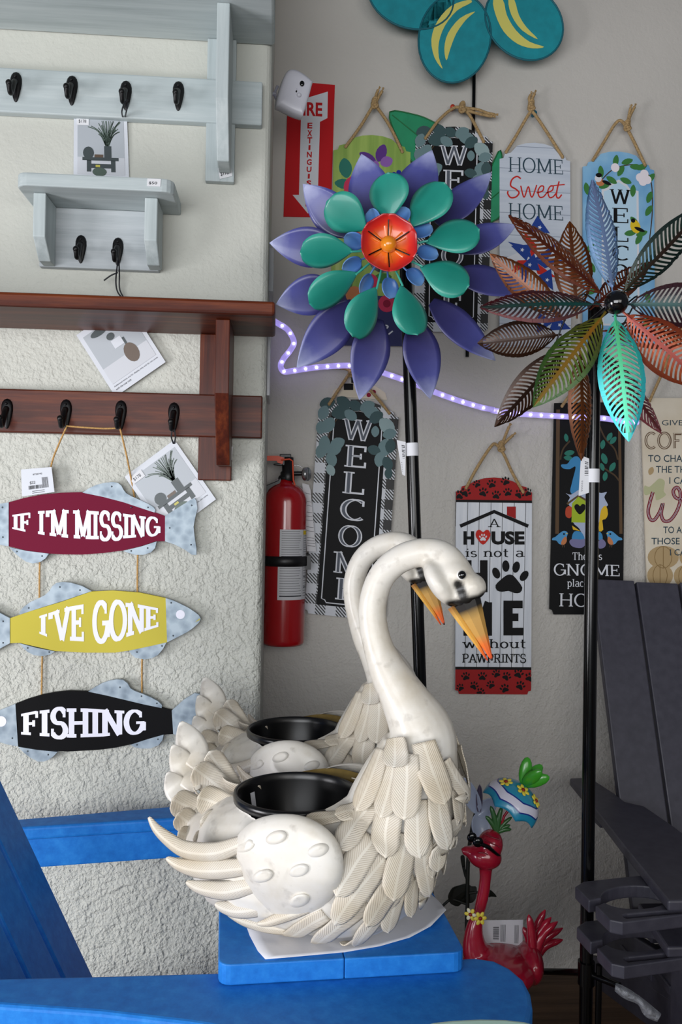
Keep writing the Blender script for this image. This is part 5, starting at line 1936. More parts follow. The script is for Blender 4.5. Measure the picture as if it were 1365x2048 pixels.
def feather_rows(pts, nrm, hw, lift0, lift1, shape, cup=.12, cols=9):
    N = len(pts)
    R, U = [], []
    L = 0
    for i in range(N):
        if i:
            L += (pts[i] - pts[i - 1]).length
        s = i / (N - 1)
        t_ = (pts[min(i + 1, N - 1)] - pts[max(i - 1, 0)]).normalized()
        n = nrm[i]
        side = t_.cross(n).normalized()
        r, u = [], []
        for k in range(cols):
            q = 2 * k / (cols - 1) - 1
            w = hw * shape(s)
            r.append(pts[i] + side * (q * w) + n * (lift0 + (lift1 - lift0) * s * s - cup * w * q * q))
            u.append((L, q * w))
        R.append(r)
        U.append(u)
    return R, U


CF = []


def feather(base, tip, w, layer, both=True, name='feather', lift=.011, shape=fshape):
    N = 18
    hp = [hit(base[0] + (tip[0] - base[0]) * i / N, base[1] + (tip[1] - base[1]) * i / N) for i in range(N + 1)]
    pts, nr = [h[0] for h in hp], [h[1] for h in hp]
    for _ in range(3):
        pts = [pts[0]] + [(pts[i - 1] + pts[i] * 2 + pts[i + 1]) / 4 for i in range(1, N)] + [pts[-1]]
        nr = [nr[0]] + [(nr[i - 1] + nr[i] * 2 + nr[i + 1]).normalized() for i in range(1, N)] + [nr[-1]]
    k = (pts[N // 2] - CAM).dot(FWD) / FPX
    R, U = feather_rows(pts, nr, w / 2 * k * 1.02, .0015 + .0022 * layer, .0025 + .0022 * layer + lift, shape)
    R = [[V((p.x, p.y, max(p.z, ZT + .0045))) for p in r] for r in R]
    mb = MB('swan_feather', True)
    mb.strip(R, U)
    build(mb, name, swan, solid=.0016)
    if both:
        mirror_obj(mb, name, swan, solid=.0016)


cw = crop(600, 1440, .26374)
for base, tip, w, ly in [((770, 145), (758, 372), 205, 6), ((665, 235), (505, 692), 190, 4.5), ((830, 260), (798, 732), 222, 5), ((745, 300), (655, 730), 175, 3.9), ((935, 165), (1035, 606), 228, 4.5), ((1075, 300), (1205, 605), 130, 4),
                         ((730, 500), (628, 1022), 218, 3.4), ((880, 600), (878, 977), 200, 3), ((1020, 500), (1042, 922), 190, 3.4), ((1150, 480), (1195, 1018), 150, 2.9), ((590, 600), (310, 992), 200, 3),
                         ((815, 860), (680, 1312), 222, 2), ((935, 860), (920, 1280), 170, 1.6), ((1090, 800), (1100, 1217), 178, 2),
                         ((560, 900), (280, 1290), 215, 1.9), ((640, 1040), (262, 1485), 205, 1.3), ((760, 1180), (495, 1500), 195, 1.0), ((860, 1180), (405, 1652), 150, .4), ((520, 1400), (110, 1655), 160, .2),
                         ((610, 640), (290, 775), 165, 2.2), ((430, 720), (60, 800), 120, 1.5), ((330, 980), (60, 1230), 200, .8), ((200, 1480), (-160, 1660), 150, .1), ((660, 1560), (300, 1690), 90, .0), ((1010, 1100), (960, 1330), 120, .3), ((880, 1190), (800, 1440), 150, .2), ((970, 1160), (900, 1385), 140, .1), ((760, 1300), (640, 1545), 160, .1), ((1110, 980), (1060, 1240), 130, .6)]:
    feather(cw(*base), cw(*tip), w * .26374, ly, name='chest_feather' if tip[0] > 450 and tip[1] < 1320 else 'body_feather')

# tail fan
ct = crop(280, 1340, .3663)


def tail_feather(b, tp, w, Yb0, Yt0, both=False, mat='swan_feather', lean=0.0, smooth_back=False):
    N = 14
    A, B = P(*ct(*b), Yb0), P(*ct(*tp), Yt0)
    pts = []
    ax = (B - A)
    nrm0 = V((.15, -1, .25)).normalized()
    for i in range(N + 1):
        s = i / N
        pts.append(A + ax * s + nrm0 * (-.014 * math.sin(PI * s)) + nrm0 * (.012 * s ** 3))
    R, U = feather_rows(pts, [nrm0] * (N + 1), w / 2 * .3663 / FPX * Yb0, 0, 0, fpoint if mat == 'swan_white' else fshape, cup=.18)
    mb = MB(mat, True)
    mb.strip(R, U)
    o = build(mb, 'tail_feather', swan, solid=.002)
    if both:
        o2 = mirror_obj(mb, 'tail_feather', swan, solid=.002)
    return o


for b, tp, w, y0, y1, both in [((345, 545), (222, 282), 165, 1.335, 1.37, False), ((310, 660), (178, 408), 150, 1.318, 1.355, False), ((255, 740), (150, 555), 135, 1.305, 1.335, False),
                               ((520, 655), (372, 442), 120, 1.33, 1.345, False), ((500, 690), (290, 530), 150, 1.31, 1.325, False)]:
    tail_feather(b, tp, w, y0, y1, both, 'swan_white' if b[0] < 350 else 'swan_feather')
for b, tp, w, y0, y1 in [((335, 900), (200, 780), 130, 1.262, 1.285), ((345, 950), (205, 880), 90, 1.25, 1.27), ((380, 815), (172, 700), 150, 1.275, 1.30), ((530, 770), (310, 690), 155, 1.235, 1.275), ((540, 890), (325, 820), 150, 1.205, 1.245), ((440, 960), (285, 915), 100, 1.20, 1.235)]:
    tail_feather(b, tp, w, y0, y1, True)

# wing on each side: a domed shield with long curling feathers
W = lambda x, y, off=0.0: S(*ct(x, y), .121 + off - max(0, (y - 1150)) * .00010)
SH = [(610, 830), (700, 795), (800, 785), (900, 800), (1000, 850), (1070, 920), (1108, 1010), (1112, 1100), (1085, 1190), (1030, 1270), (950, 1335), (860, 1375), (760, 1370), (690, 1320), (620, 1230), (560, 1120), (525, 1010), (530, 910)]
ring = catmull(SH, 3, True)
cen = (810, 1075)
rows = []
for sc, off in ((1.0, .0), (.97, .007), (.86, .014), (.7, .019), (.5, .022), (.3, .024), (.02, .025)):
    rows.append([W(cen[0] + (x - cen[0]) * sc, cen[1] + (y - cen[1]) * sc, off) for x, y in ring])
mbw = MB('swan_white', True)
mbw.strip(rows, closed=True)
mbw.face(rows[-1])
edge = [W(x, y, -.004) for x, y in ring]
mbw.strip([edge, rows[0]], closed=True)
for sx, sy, r in ((575, 960, 62), (745, 915, 66), (975, 985, 66), (870, 1095, 62), (672, 1125, 62), (872, 1260, 64)):
    dome = lambda x, y: interp([(0, .025), (.3, .024), (.5, .022), (.7, .019), (.86, .014), (.97, .007), (1, 0)], math.hypot((x - cen[0]) / 300, (y - cen[1]) / 300))
    pts = [(math.cos(q) * .88 + math.sin(q) * .24, -math.cos(q) * .42 + math.sin(q) * .62) for q in [2 * PI * j / 28 for j in range(28)]]
    rr = [[W(sx + r * x * a, sy + r * .8 * y * a, dome(sx + r * x * a, sy + r * .8 * y * a) + o * (1.6 - 1.0 * x * a)) for x, y in pts] for a, o in ((1.0, -.0010), (.95, .0020), (.5, .0023), (.0, .0022))]
    mbw.strip(rr, closed=True)
WF = [([(605, 930), (520, 965), (420, 1000), (320, 1005), (220, 985), (140, 930), (80, 870), (45, 805)], 108, .006),
      ([(640, 1075), (520, 1090), (400, 1100), (290, 1095), (200, 1070), (140, 1030)], 112, .004),
      ([(690, 1165), (580, 1190), (470, 1215), (380, 1210), (300, 1190), (250, 1160)], 108, .002),
      ([(790, 1265), (690, 1290), (600, 1315), (510, 1320), (440, 1300), (408, 1280)], 100, .0),
      ([(920, 1310), (840, 1335), (750, 1365), (690, 1385), (638, 1390)], 62, .010),
      ([(860, 1420), (760, 1415), (660, 1400), (560, 1375), (470, 1330)], 90, -.012)]
fw = lambda s: (.62 + .38 * math.sin(PI / 2 * min(1, s / .4))) if s < .4 else max(.06, math.cos(PI / 2 * (s - .4) / .62) ** .62)
for side in (0, 1):
    wg = build(mbw, 'wing', swan) if side == 0 else mirror_obj(mbw, 'wing', swan)
    for cl, w, off in WF:
        cl2 = catmull(cl, 5)
        n = len(cl2)
        pts = [W(x, y, off + .008 * math.sin(PI * .8 * i / n)) for i, (x, y) in enumerate(cl2)]
        R, U = feather_rows(pts, [-SN] * n, w / 2 * .3663 / FPX * 1.15, 0, 0, fw, cup=.55, cols=11)
        mb = MB('swan_feather', True)
        mb.strip(R, U)
        if side == 0:
            build(mb, 'wing_feather', wg, solid=.002)
        else:
            mirror_obj(mb, 'wing_feather', wg, solid=.002)
# unpainted inside of the wings shows over the pot
for sgn in (1,):
    pts = []
    for k in range(13):
        x = -.06 + .17 * k / 12
        pts.append((x, sgn * (.108 + .006 * math.sin(PI * k / 12)), RIM - ZT - .012 + .018 * math.sin(PI * k / 12)))
    mb = MB('gold_inside', True)
    mb.strip([[loc(*p) for p in pts], [loc(p[0], p[1] - sgn * .006, p[2] - .03) for p in pts]])
    build(mb, 'inner_edge', swan, solid=.002)

# eyes
for f in (lambda p: p, mir):
    h0, n0 = hit(924, 1150)
    h0, n0 = f(h0), (n0 if f(V((1, 2, 3))) == V((1, 2, 3)) else n0 - SN * 2 * n0.dot(SN))
    mb = MB('eye_white', True)
    mb.lathe([(.001, .0015), (.0066, .0012), (.0072, -.002)], h0, 20, axis=n0)
    mb.mat('eye_black')
    mb.ball(h0 + n0 * .0012, .0058, 16)
    build(mb, 'eye', swan)
# bill
b0_, b1_ = S(935, 1204), S(985, 1321)
up = [b0_.lerp(b1_, i / 5) for i in range(6)]
rw = [29, 23.6, 18.2, 12.8, 7.4, 2.0]


def bill(pts, wd, dp, mat, name):
    R, U = [], []
    for i, (p, w, d) in enumerate(zip(pts, wd, dp)):
        ax = (pts[min(i + 1, len(pts) - 1)] - pts[max(i - 1, 0)]).normalized()
        e2 = ax.cross(SN).normalized()
        k = (p - CAM).dot(FWD) / FPX
        s = i / (len(pts) - 1)
        R.append([p + e2 * (w * k * a) + SN * (d * b) for a, b in ((1, 0), (.75, .62), (0, 1), (-.7, .8), (-1, 0), (-.7, -.8), (0, -1), (.75, -.62))])
        U.append([(s, .5)] * 8)
    mb = MB(mat, False)
    mb.strip(R, U, smooth=False, closed=True)
    mb.face(R[-1])
    return build(mb, name, swan)


upc = [tuple(p) for p in up]
n = len(upc)
bill([V(p) for p in upc], [interp(list(zip(range(6), rw)), i * 5 / (n - 1)) for i in range(n)], [interp(list(zip(range(6), (.0215, .0176, .0137, .0098, .0059, .002))), i * 5 / (n - 1)) for i in range(n)], 'beak_paint', 'upper_bill')
lo = [S(908, 1212).lerp(S(976, 1321), i / 4) for i in range(5)]
loc_ = [tuple(p) for p in lo]
n = len(loc_)
bill([V(p) for p in loc_], [interp([(0, 13), (1, 10.5), (2, 7.5), (3, 4.5), (4, 1)], i * 4 / (n - 1)) for i in range(n)], [interp([(0, .0155), (1, .0121), (2, .0087), (3, .0053), (4, .002)], i * 4 / (n - 1)) for i in range(n)], 'beak_low', 'lower_bill')
# pot
mb = MB('pot_black', True)
zr = RIM - ZT
mb.lathe([(.001, .078), (.058, .078), (.064, .083), (.0835, zr - .018), (.0845, zr - .008), (.0858, zr + .001), (.088, zr + .0035), (.0915, zr + .0025), (.0925, zr - .002), (.0915, zr - .009), (.0872, zr - .010), (.0868, zr - .018), (.068, .074), (.001, .072)], O, 56)
pot = build(mb, 'pot', swan)
a = [math.radians(d) for d in (139, 146)]
mb = MB('label_white')
mb.face([O + V((.0829 * math.cos(q) * k, .0829 * math.sin(q) * k, z)) for q, z, k in ((a[0], zr - .016, 1), (a[1], zr - .016, 1), (a[1], zr - .045, .93), (a[0], zr - .045, .93))])
build(mb, 'sticker', pot)

# the second swan, parallel to the first and behind it
c1 = PZ(592, 1459, RIM)
s2 = swan.copy()
COL.objects.link(s2)
s2.location = V((c1.x, c1.y, ZT))
s2['label'] = 'rear white metal swan planter, half hidden behind the front swan'
swan['group'] = s2['group'] = 'white swan planters'


def copy_children(src, dst):
    for ch in list(src.children):
        if ch.name.startswith('sticker'):
            continue
        c = ch.copy()
        COL.objects.link(c)
        c.parent = dst
        copy_children(ch, c)


copy_children(swan, s2)

# ================================================================== blue chair with a board across its arms
m, t = newmat('blue_plastic', 0.5)
t.b.inputs['Specular IOR Level'].default_value = .25
t.l(t.ramp(t.noise(55, 6, t.obj(), .65), [(.3, '#1868bc'), (.5, '#1e74c8'), (.72, '#2a82d2')]), t.b.inputs['Base Color'])
t.bump(t.noise(160, 5, t.obj()), .18, .001)
ZA = 0.640
chair = thing('adirondack_chair', 'blue plastic adirondack chair in the foreground, swans standing across its arms', 'chair', (-.1, 1.35, 0))


def slab(name, parent, pts, th, bevel=.006, mat='blue_plastic'):
    mb = MB(mat)
    mb.prism([V(p) for p in pts], (0, 0, -th))
    return build(mb, name, parent, bevel=bevel, bsegs=3)


px_arm = [(-160, 1960), (0, 1955), (215, 1950), (430, 1944), (700, 1930), (900, 1917), (950, 1914), (990, 1920), (1022, 1936), (1048, 1958), (1062, 1985), (1066, 2012), (1058, 2045), (1035, 2075), (990, 2098), (900, 2110), (700, 2098), (540, 2070), (380, 2045), (200, 2024), (0, 2010), (-160, 2004)]
arm = slab('arm', chair, [PZ(x, y, ZA) for x, y in px_arm], .030)
A0, A1 = PZ(430, 1944, ZA), PZ(900, 1917, ZA)
dirA = (A1 - A0).normalized()
f0, f1 = PZ(-40, 1644, ZA), PZ(345, 1612, ZA)
n0, n1 = PZ(-30, 1660, ZA), PZ(345, 1637, ZA)
fd = (f1 - f0)
ext = lambda a, b, k: a + (b - a) * k
fe = []
k = 1.0
while ext(f0, f1, k).y < YL - .02 and k < 2.2:
    k += .02
pts = [f0, ext(f0, f1, k), ext(f0, f1, k) + V((.18, 0, 0)), ext(n0, n1, k) + V((.20, .0, 0)), ext(n0, n1, k), n0]
slab('arm', chair, pts, .026)
mb = MB('blue_plastic')
q0, q1 = n0 + V((0, .012, 0)), ext(n0, n1, k) + V((0, .012, 0))
mb.prism([q0 + V((0, 0, -.0265)), q1 + V((0, 0, -.0265)), q1 + V((0, .02, -.0265)), q0 + V((0, .02, -.0265))], (0, 0, -.058))
build(mb, 'arm_support', chair, bevel=.003)
# reclining back slats, seen from their front
b0, b1 = P(188, 1955, 1.56), P(0, 1555, 1.56)
upv = (b1 - b0).normalized()
nb = upv.cross(V((0, 1, 0))).normalized()
ys = [1.56, PN(125, 1956, b0, nb).y, PN(55, 1956, b0, nb).y]
wsl = ys[0] - ys[1]
edges = [ys[0], ys[1], ys[2]]
while edges[-1] - wsl > 1.12:
    edges.append(edges[-1] - wsl)
for e0, e1 in zip(edges, edges[1:]):
    mb = MB('blue_plastic')
    lo_, hi_ = b0 + upv * -.16, b0 + upv * .70
    A = V((lo_.x, e0, lo_.z))
    B = V((lo_.x, e1 + .007, lo_.z))
    Cc = V((hi_.x, e1 + .007, hi_.z))
    D = V((hi_.x, e0, hi_.z))
    nn = V((upv.z, 0, -upv.x))
    mb.prism([A, B, Cc, D], nn * -.022)
    build(mb, 'back_slat', chair, bevel=.005)
for i in range(6):
    mb = MB('blue_plastic')
    mb.box((-.30 + .085 * i, 1.14, .318 + .008 * i), (-.222 + .085 * i, 1.60, .34 + .008 * i))
    build(mb, 'seat_slat', chair, bevel=.004)
for x, y in ((.14, 1.07), (-.33, 1.09), (.10, 1.70)):
    mb = MB('blue_plastic')
    mb.box((x, y - .012, .0), (x + .09, y + .012, ZA - .0305))
    build(mb, 'leg', chair, bevel=.004)
for y in (1.105, 1.635):
    mb = MB('blue_plastic')
    mb.prism([V((-.50, y, .06)), V((.18, y, .28)), V((.18, y, .365)), V((-.38, y, .315))], (0, .022, 0))
    build(mb, 'seat_rail', chair, bevel=.003)

# board of two planks lying over both arms
bl, brt = PZ(437, 1931, ZT), PZ(932, 1904, ZT)
ux = (brt - bl)
ux.z = 0
wB = ux.length
ux.normalize()
uy = V((-ux.y, ux.x, 0))
board = thing('table_board', 'blue two plank board laid across the arms of the blue chair, under the swans', 'board', bl + ux * wB / 2 + uy * .32 + V((0, 0, -.027)))
LB = .645
sm_ = (PZ(690, 1918, ZT) - bl).dot(ux)


def plank(x0, x1, rl, rr):
    r = .016
    pts = []
    for cx1, cy1, a0, on_ in ((x1 - r, LB - r, 0, rr), (x0 + r, LB - r, 90, rl), (x0 + r, r, 180, rl), (x1 - r, r, 270, rr)):
        if on_:
            for k in range(5):
                a = math.radians(a0 + 22.5 * k)
                pts.append((cx1 + r * math.cos(a), cy1 + r * math.sin(a)))
        else:
            pts.append((x1 if a0 in (0, 270) else x0, LB if a0 in (0, 90) else 0))
    mb = MB('blue_plastic')
    mb.prism([bl + ux * x + uy * y for x, y in pts], (0, 0, -.0272))
    build(mb, 'plank', board, bevel=.0018, bsegs=2)


plank(0, sm_ - .0004, True, False)
plank(sm_ + .0004, wB, False, True)

# paper sheet under the front swan
M('paper_white', '#dcdde4', 0.7, bump=.15, bscale=60)
ppx = [(492, 1850, 0), (500, 1872, 0), (516, 1903, .0005), (531, 1920, .001), (570, 1917, .001), (690, 1906, .001), (760, 1894, .001), (820, 1878, .002), (862, 1861, .006), (893, 1842, .016), (888, 1825, .008), (878, 1805, .002), (862, 1788, 0), (820, 1760, 0), (700, 1752, 0), (560, 1776, 0)]
bpts = [PZ(x, y, ZT + .001) + V((0, 0, h)) for x, y, h in ppx]
cn = sum(bpts, V()) / len(bpts)
rows = []
for sc in (1.0, .9, .8, .6, .3, .02):
    rows.append([V((cn.x + (p.x - cn.x) * sc, cn.y + (p.y - cn.y) * sc, ZT + .0010 + max(0, p.z - ZT - .001) * max(0, (sc - .72) / .28) ** 1.6)) for p in bpts])
mb = MB('paper_white', True)
mb.strip(rows, closed=True)
tag(build(mb, 'paper_sheet', solid=.0004), 'white paper sheet with a curled corner under the front swan', 'paper')

# mint chair arm at the bottom edge
M('mint_plastic', '#bfe2d3', 0.4, var=.04)
mint = thing('adirondack_chair', 'pale mint chair whose arm end just shows at the bottom edge', 'chair', PZ(960, 2150, 0))
ZM = .80
slab('arm', mint, [PZ(x, y, ZM) for x, y in [(770, 2095), (800, 2068), (835, 2049), (865, 2040.5), (905, 2036), (960, 2033.5), (1010, 2034.5), (1050, 2039), (1090, 2050), (1125, 2070), (1150, 2100), (1170, 2400), (760, 2400)]], .028, mat='mint_plastic')
pm = PZ(960, 2150, ZM)
mb = MB('mint_plastic')
mb.box((pm.x - .05, pm.y - .012, 0), (pm.x + .05, pm.y + .012, ZM - .0285))
build(mb, 'leg', mint, bevel=.003)
for i in range(5):  # unseen seat and back slats, added to block low light from the front right
    mb = MB('mint_plastic')
    mb.box((pm.x + .07 + .11 * i, pm.y - .30, .40), (pm.x + .175 + .11 * i, pm.y - .06, .42))
    build(mb, 'seat_slat', mint, bevel=.003)
    mb = MB('mint_plastic')
    mb.box((pm.x + .07 + .11 * i, pm.y - .05, .10), (pm.x + .175 + .11 * i, pm.y - .03, .74))
    build(mb, 'back_slat', mint, bevel=.003)

# ================================================================== grey chairs on the right
m, t = newmat('grey_plastic', 0.45)
t.l(t.ramp(t.noise(50, 5, t.obj()), [(.3, '#383742'), (.7, '#43424d')]), t.b.inputs['Base Color'])
t.bump(t.noise(180, 4, t.obj()), .1, .001)
cz = crop(1140, 1720, .16484)
g_top = thing('adirondack_chair', 'dark grey adirondack chair with a cup holder on its arm, by the back wall', 'chair', (1.05, 1.8, 0))
g_low = thing('adirondack_chair', 'second dark grey chair stacked beneath, its cup holder under the upper one', 'chair', (1.05, 1.78, 0))
for i in range(5):
    x0 = .839 + .1205 * i
    lean = V((0, .20, .52))
    lb, lt = V((x0, 2.0 - .20 * .55, 1.26 - .675 - .52 * .55)), V((x0, 2.2, P(1205, 1158, 2.2).z + (.0 if i == 0 else -.006)))
    mb = MB('grey_plastic')
    tilt = V((0, lt.z - lb.z, -(lt.y - lb.y))).normalized()
    mb.prism([lb, lb + V((.114, 0, 0)), lt + V((.114, .0, -.003)), lt], tilt * .022)
    build(mb, 'back_slat', g_top, bevel=.003)
ARM = [(.765, 2.14), (.82, 2.145), (.835, 2.02), (.836, 1.96), (.87, 1.93), (.88, 1.8), (.885, 1.45), (.70, 1.45), (.724, 1.72), (.755, 2.02)]

ARM_LOW = [(.72, 1.62), (.87, 1.62), (.885, 1.45), (.70, 1.45)]


def cup_holder(parent, zt, dx=0, dy=0):
    out = [(65, 320), (170, 258), (600, 210), (1060, 165), (1440, 420), (1440, 582), (700, 652), (648, 668), (655, 690), (690, 705), (1440, 632), (1440, 655), (645, 755), (490, 725), (310, 550), (360, 540)]
    out += [(800 + 415 * math.cos(math.radians(a)), 450 + 140 * math.sin(math.radians(a))) for a in range(155, -176, -11)]
    out += [(385, 465), (235, 490)]
    pts = [PZ(*cz(x, y), .5645) for x, y in out]
    mb = MB('grey_plastic')
    mb.prism([V((p.x + dx, p.y + dy, zt)) for p in pts], (0, 0, -.0235))
    return build(mb, 'cup_holder', parent, bevel=.0025)


for root, dz in ((g_top, 0), (g_low, -.082)):
    for sx in (0, 1):
        mb = MB('grey_plastic')
        mb.prism([V((x if not sx else 2.28 - x, y, .585 + dz)) for x, y in (ARM if root is g_top else ARM_LOW)], (0, 0, -.02))
        build(mb, 'arm', root, bevel=.004)
    for x in (.775, 1.455):
        mb = MB('grey_plastic')
        mb.box((x, 1.50, 0 if root is g_low else .508), (x + .028, 1.59, .585 + dz - .031))
        build(mb, 'front_leg', root, bevel=.003)
        mb = MB('grey_plastic')
        z = dz
        mb.prism([V((x + .03, 1.47, .42 + z)), V((x + .03, 1.47, .34 + z)), V((x + .03, 2.12, .16 + z)), V((x + .03, 2.12, .22 + z)), V((x + .03, 1.95, .30 + z))], (.022, 0, 0))
        build(mb, 'seat_rail', root, bevel=.003)
    for i in range(5):
        mb = MB('grey_plastic')
        mb.box((.80, 1.475 + .085 * i, .425 - .02 * i + dz), (1.49, 1.55 + .085 * i, .445 - .02 * i + dz))
        build(mb, 'seat_slat', root, bevel=.003)
    if root is g_top:
        cup_holder(root, .5645)
    else:
        cup_holder(root, .4865, .006, .004)
# arm bracket under the rear end
mb = MB('grey_plastic')
mb.box((.80, 2.02, .50), (.83, 2.10, .554))
build(mb, 'arm_support', g_top, bevel=.002)

# scrap of clear wrapping
m, t = newmat('clear_film', 0.12)
t.b.inputs['Base Color'].default_value = lin('#cfd2da')
t.b.inputs['Alpha'].default_value = 0.30
t.b.inputs['Specular IOR Level'].default_value = .9
t.bump(t.noise(90, 3, t.obj()), .9, .006)
rnd = random.Random(9)
L1 = [(560, 1490), (640, 1520), (740, 1575), (850, 1650), (960, 1735), (1060, 1820), (1115, 1865)]
L2 = [(548, 1590), (620, 1655), (700, 1700), (830, 1755), (880, 1850), (950, 1920), (1065, 1965)]
rows = []
for k in range(5):
    f = k / 4
    r = []
    for (xa_, ya_), (xb_, yb_) in zip(catmull(L1, 3), catmull(L2, 3)):
        r.append(P(*cz(xa_ + (xb_ - xa_) * f, ya_ + (yb_ - ya_) * f), 1.42 - .014 * math.sin(PI * f) + rnd.uniform(-.004, .004)))
    rows.append(r)
mb = MB('clear_film', True)
mb.strip(rows)
tag(build(mb, 'plastic_wrap', solid=.0005), 'scrap of clear plastic wrapping hanging under the grey cup holders', 'wrapping')

# ================================================================== flamingo with umbrella
cf = crop(880, 1540, .21478)
YFL = 1.72
F = lambda x, y, d=0.0: P(*cf(x, y), YFL - d)
fk = .21478 / FPX * YFL
M('flamingo_pink', '#a3142e', 0.22, coat=.7, var=.2, vscale=12)
M('flamingo_deep', '#7a0f24', 0.25, coat=.5)
M('crown_green', '#2c5a2a', 0.4, coat=.3)
M('tulip_green', '#3f9a2a', 0.3, coat=.5)
M('flower_yellow', '#e6d24a', 0.35)
M('flower_cream', '#ece8c8', 0.4)
M('flower_heart', '#8a1f1a', 0.4)
fl = thing('flamingo_figure', 'red flamingo garden figure in sunglasses under a small flowery umbrella', 'figurine', V((F(480, 1800).x, YFL, 0)))
mb = MB('flamingo_pink', True)
np_ = catmull([(435, 860, 70), (428, 930, 62), (425, 1010, 56), (410, 1130, 56), (385, 1250, 55), (362, 1340, 54), (330, 1440, 74), (318, 1560, 98), (340, 1690, 130), (430, 1780, 150)], 5)
mb.tube([F(x, y) for x, y, r in np_], [r * fk for x, y, r in np_], 18)
mb.ball(F(540, 1830), (370 * fk, .085, 185 * fk), 24)
mb.ball(F(840, 1790), (120 * fk, .05, 190 * fk), 20)
mb.ball(F(468, 700), (122 * fk, .029, 152 * fk), 20, Matrix.Rotation(math.radians(14), 3, 'Y'))
mb.ball(F(415, 800), (172 * fk, .031, 118 * fk), 20, Matrix.Rotation(math.radians(12), 3, 'Y'))
mb.tube([F(380, 790), F(300, 765), F(240, 750), F(205, 760)], [80 * fk, 62 * fk, 46 * fk, 30 * fk], 14)
body = build(mb, 'body', fl)
rm = body.modifiers.new('remesh', 'REMESH')
rm.mode, rm.voxel_size, rm.use_smooth_shade = 'VOXEL', .0035, True
sm = body.modifiers.new('smooth', 'SMOOTH')
sm.factor, sm.iterations = .5, 4
for pts in ([(395, 640), (450, 668), (520, 700), (565, 722)], [(420, 600), (480, 625), (560, 650)], [(360, 770), (430, 780), (490, 830)]):
    mb = MB('flamingo_deep', True)
    mb.tube([F(x, y, .026) for x, y in catmull(pts, 4)], .0014, 6)
    build(mb, 'crease', fl)
mb = MB('glass_black', True)
R_ = Matrix.Rotation(math.radians(25), 3, 'Y')
mb.ball(F(300, 628, .026), (46 * fk, .005, 48 * fk), 16, R_)
mb.ball(F(357, 672, .032), (52 * fk, .005, 48 * fk), 16, R_)
mb.tube([F(320, 640, .032), F(345, 655, .033)], .002, 6)
mb.tube([F(385, 690, .034), F(455, 720, .034), F(535, 785, .024), F(560, 800, .01)], [.0042, .0042, .0036, .003], 8)
build(mb, 'sunglasses', fl)
for tx, ty, w in ((475, 335, 26), (428, 428, 24), (578, 345, 26), (672, 438, 20), (660, 512, 18), (668, 552, 22)):
    mb = MB('crown_green', True)
    mx, my = (530 + tx) / 2 + (8 if tx < 530 else -4), (560 + ty) / 2
    path = [F(*p) for p in catmull([(535, 580), (mx, my), (tx, ty)], 6)]
    n = len(path)
    mb.tube(path, [fk * w * interp([(0, 1.0), (.5, 1.05), (.85, .75), (1, .15)], i / (n - 1)) for i in range(n)], 10)
    build(mb, 'crown_leaf', fl)
for tx, ty in ((830, 1345), (985, 1300), (1040, 1370), (1100, 1410), (1148, 1470), (1148, 1580), (778, 1462)):
    mb = MB('flamingo_pink', True)
    mx, my = 875 + (tx - 875) * .45 + (0 if tx < 900 else -25), 1720 + (ty - 1720) * .55
    path = [F(x, y, .012 * math.sin(tx)) for x, y in catmull([(870, 1790), (mx, my), (tx, ty)], 7)]
    n = len(path)
    mb.tube(path, [fk * interp([(0, 52), (.5, 42), (.8, 32), (1, 4)], i / (n - 1)) for i in range(n)], 10)
    build(mb, 'tail_feather', fl)
for s in (-.03, .03):
    mb = MB('flamingo_deep', True)
    lg = F(540, 1950)
    mb.tube([lg + V((s, s * .6, 0)), V((lg.x + s * 1.2, YFL + s * .6, .004))], .006, 10)
    mb.ball(V((lg.x + s * 1.2, YFL + s * .6 - .02, .006)), (.022, .04, .006), 12)
    build(mb, 'leg', fl)


def blossom(c, nrm, r, parent, mat='flower_yellow'):
    nrm = V(nrm).normalized()
    a = nrm.cross(V((0, 0, 1))).normalized()
    b_ = nrm.cross(a)
    R = Matrix((a, b_, nrm)).transposed()
    mb = MB(mat, True)
    for k in range(6):
        d = a * math.cos(k * PI / 3) + b_ * math.sin(k * PI / 3)
        Rk = Matrix((d, nrm.cross(d), nrm)).transposed()
        mb.mat(mat if k % 2 else 'flower_yellow')
        mb.ball(V(c) + d * r * .62, (r * .42, r * .30, r * .13), 12, Rk)
    mb.mat('flower_heart')
    mb.ball(V(c) + nrm * r * .1, (r * .3, r * .3, r * .16), 12, R)
    return build(mb, 'blossom', parent)


blossom(F(378, 1382, .046), (.1, -1, .1), 62 * fk, fl)
blossom(F(287, 1345, .034), (-.5, -1, .1), 58 * fk, fl, 'flower_cream')
q = [(392, 1400), (778, 1395), (770, 1640), (390, 1622)]
hang_tag(fl, [cf(*p) for p in q], YFL + .02, bars=[(.28, .2 + .03 * i, .42, .2 + .03 * i + (.02 if i % 3 else .01)) for i in range(18)] + [(.46 + .022 * i, .14, .468 + .022 * i, .82) for i in range(6)] + [(.8 + .022 * i, .1, .808 + .022 * i, .8) for i in range(5)])
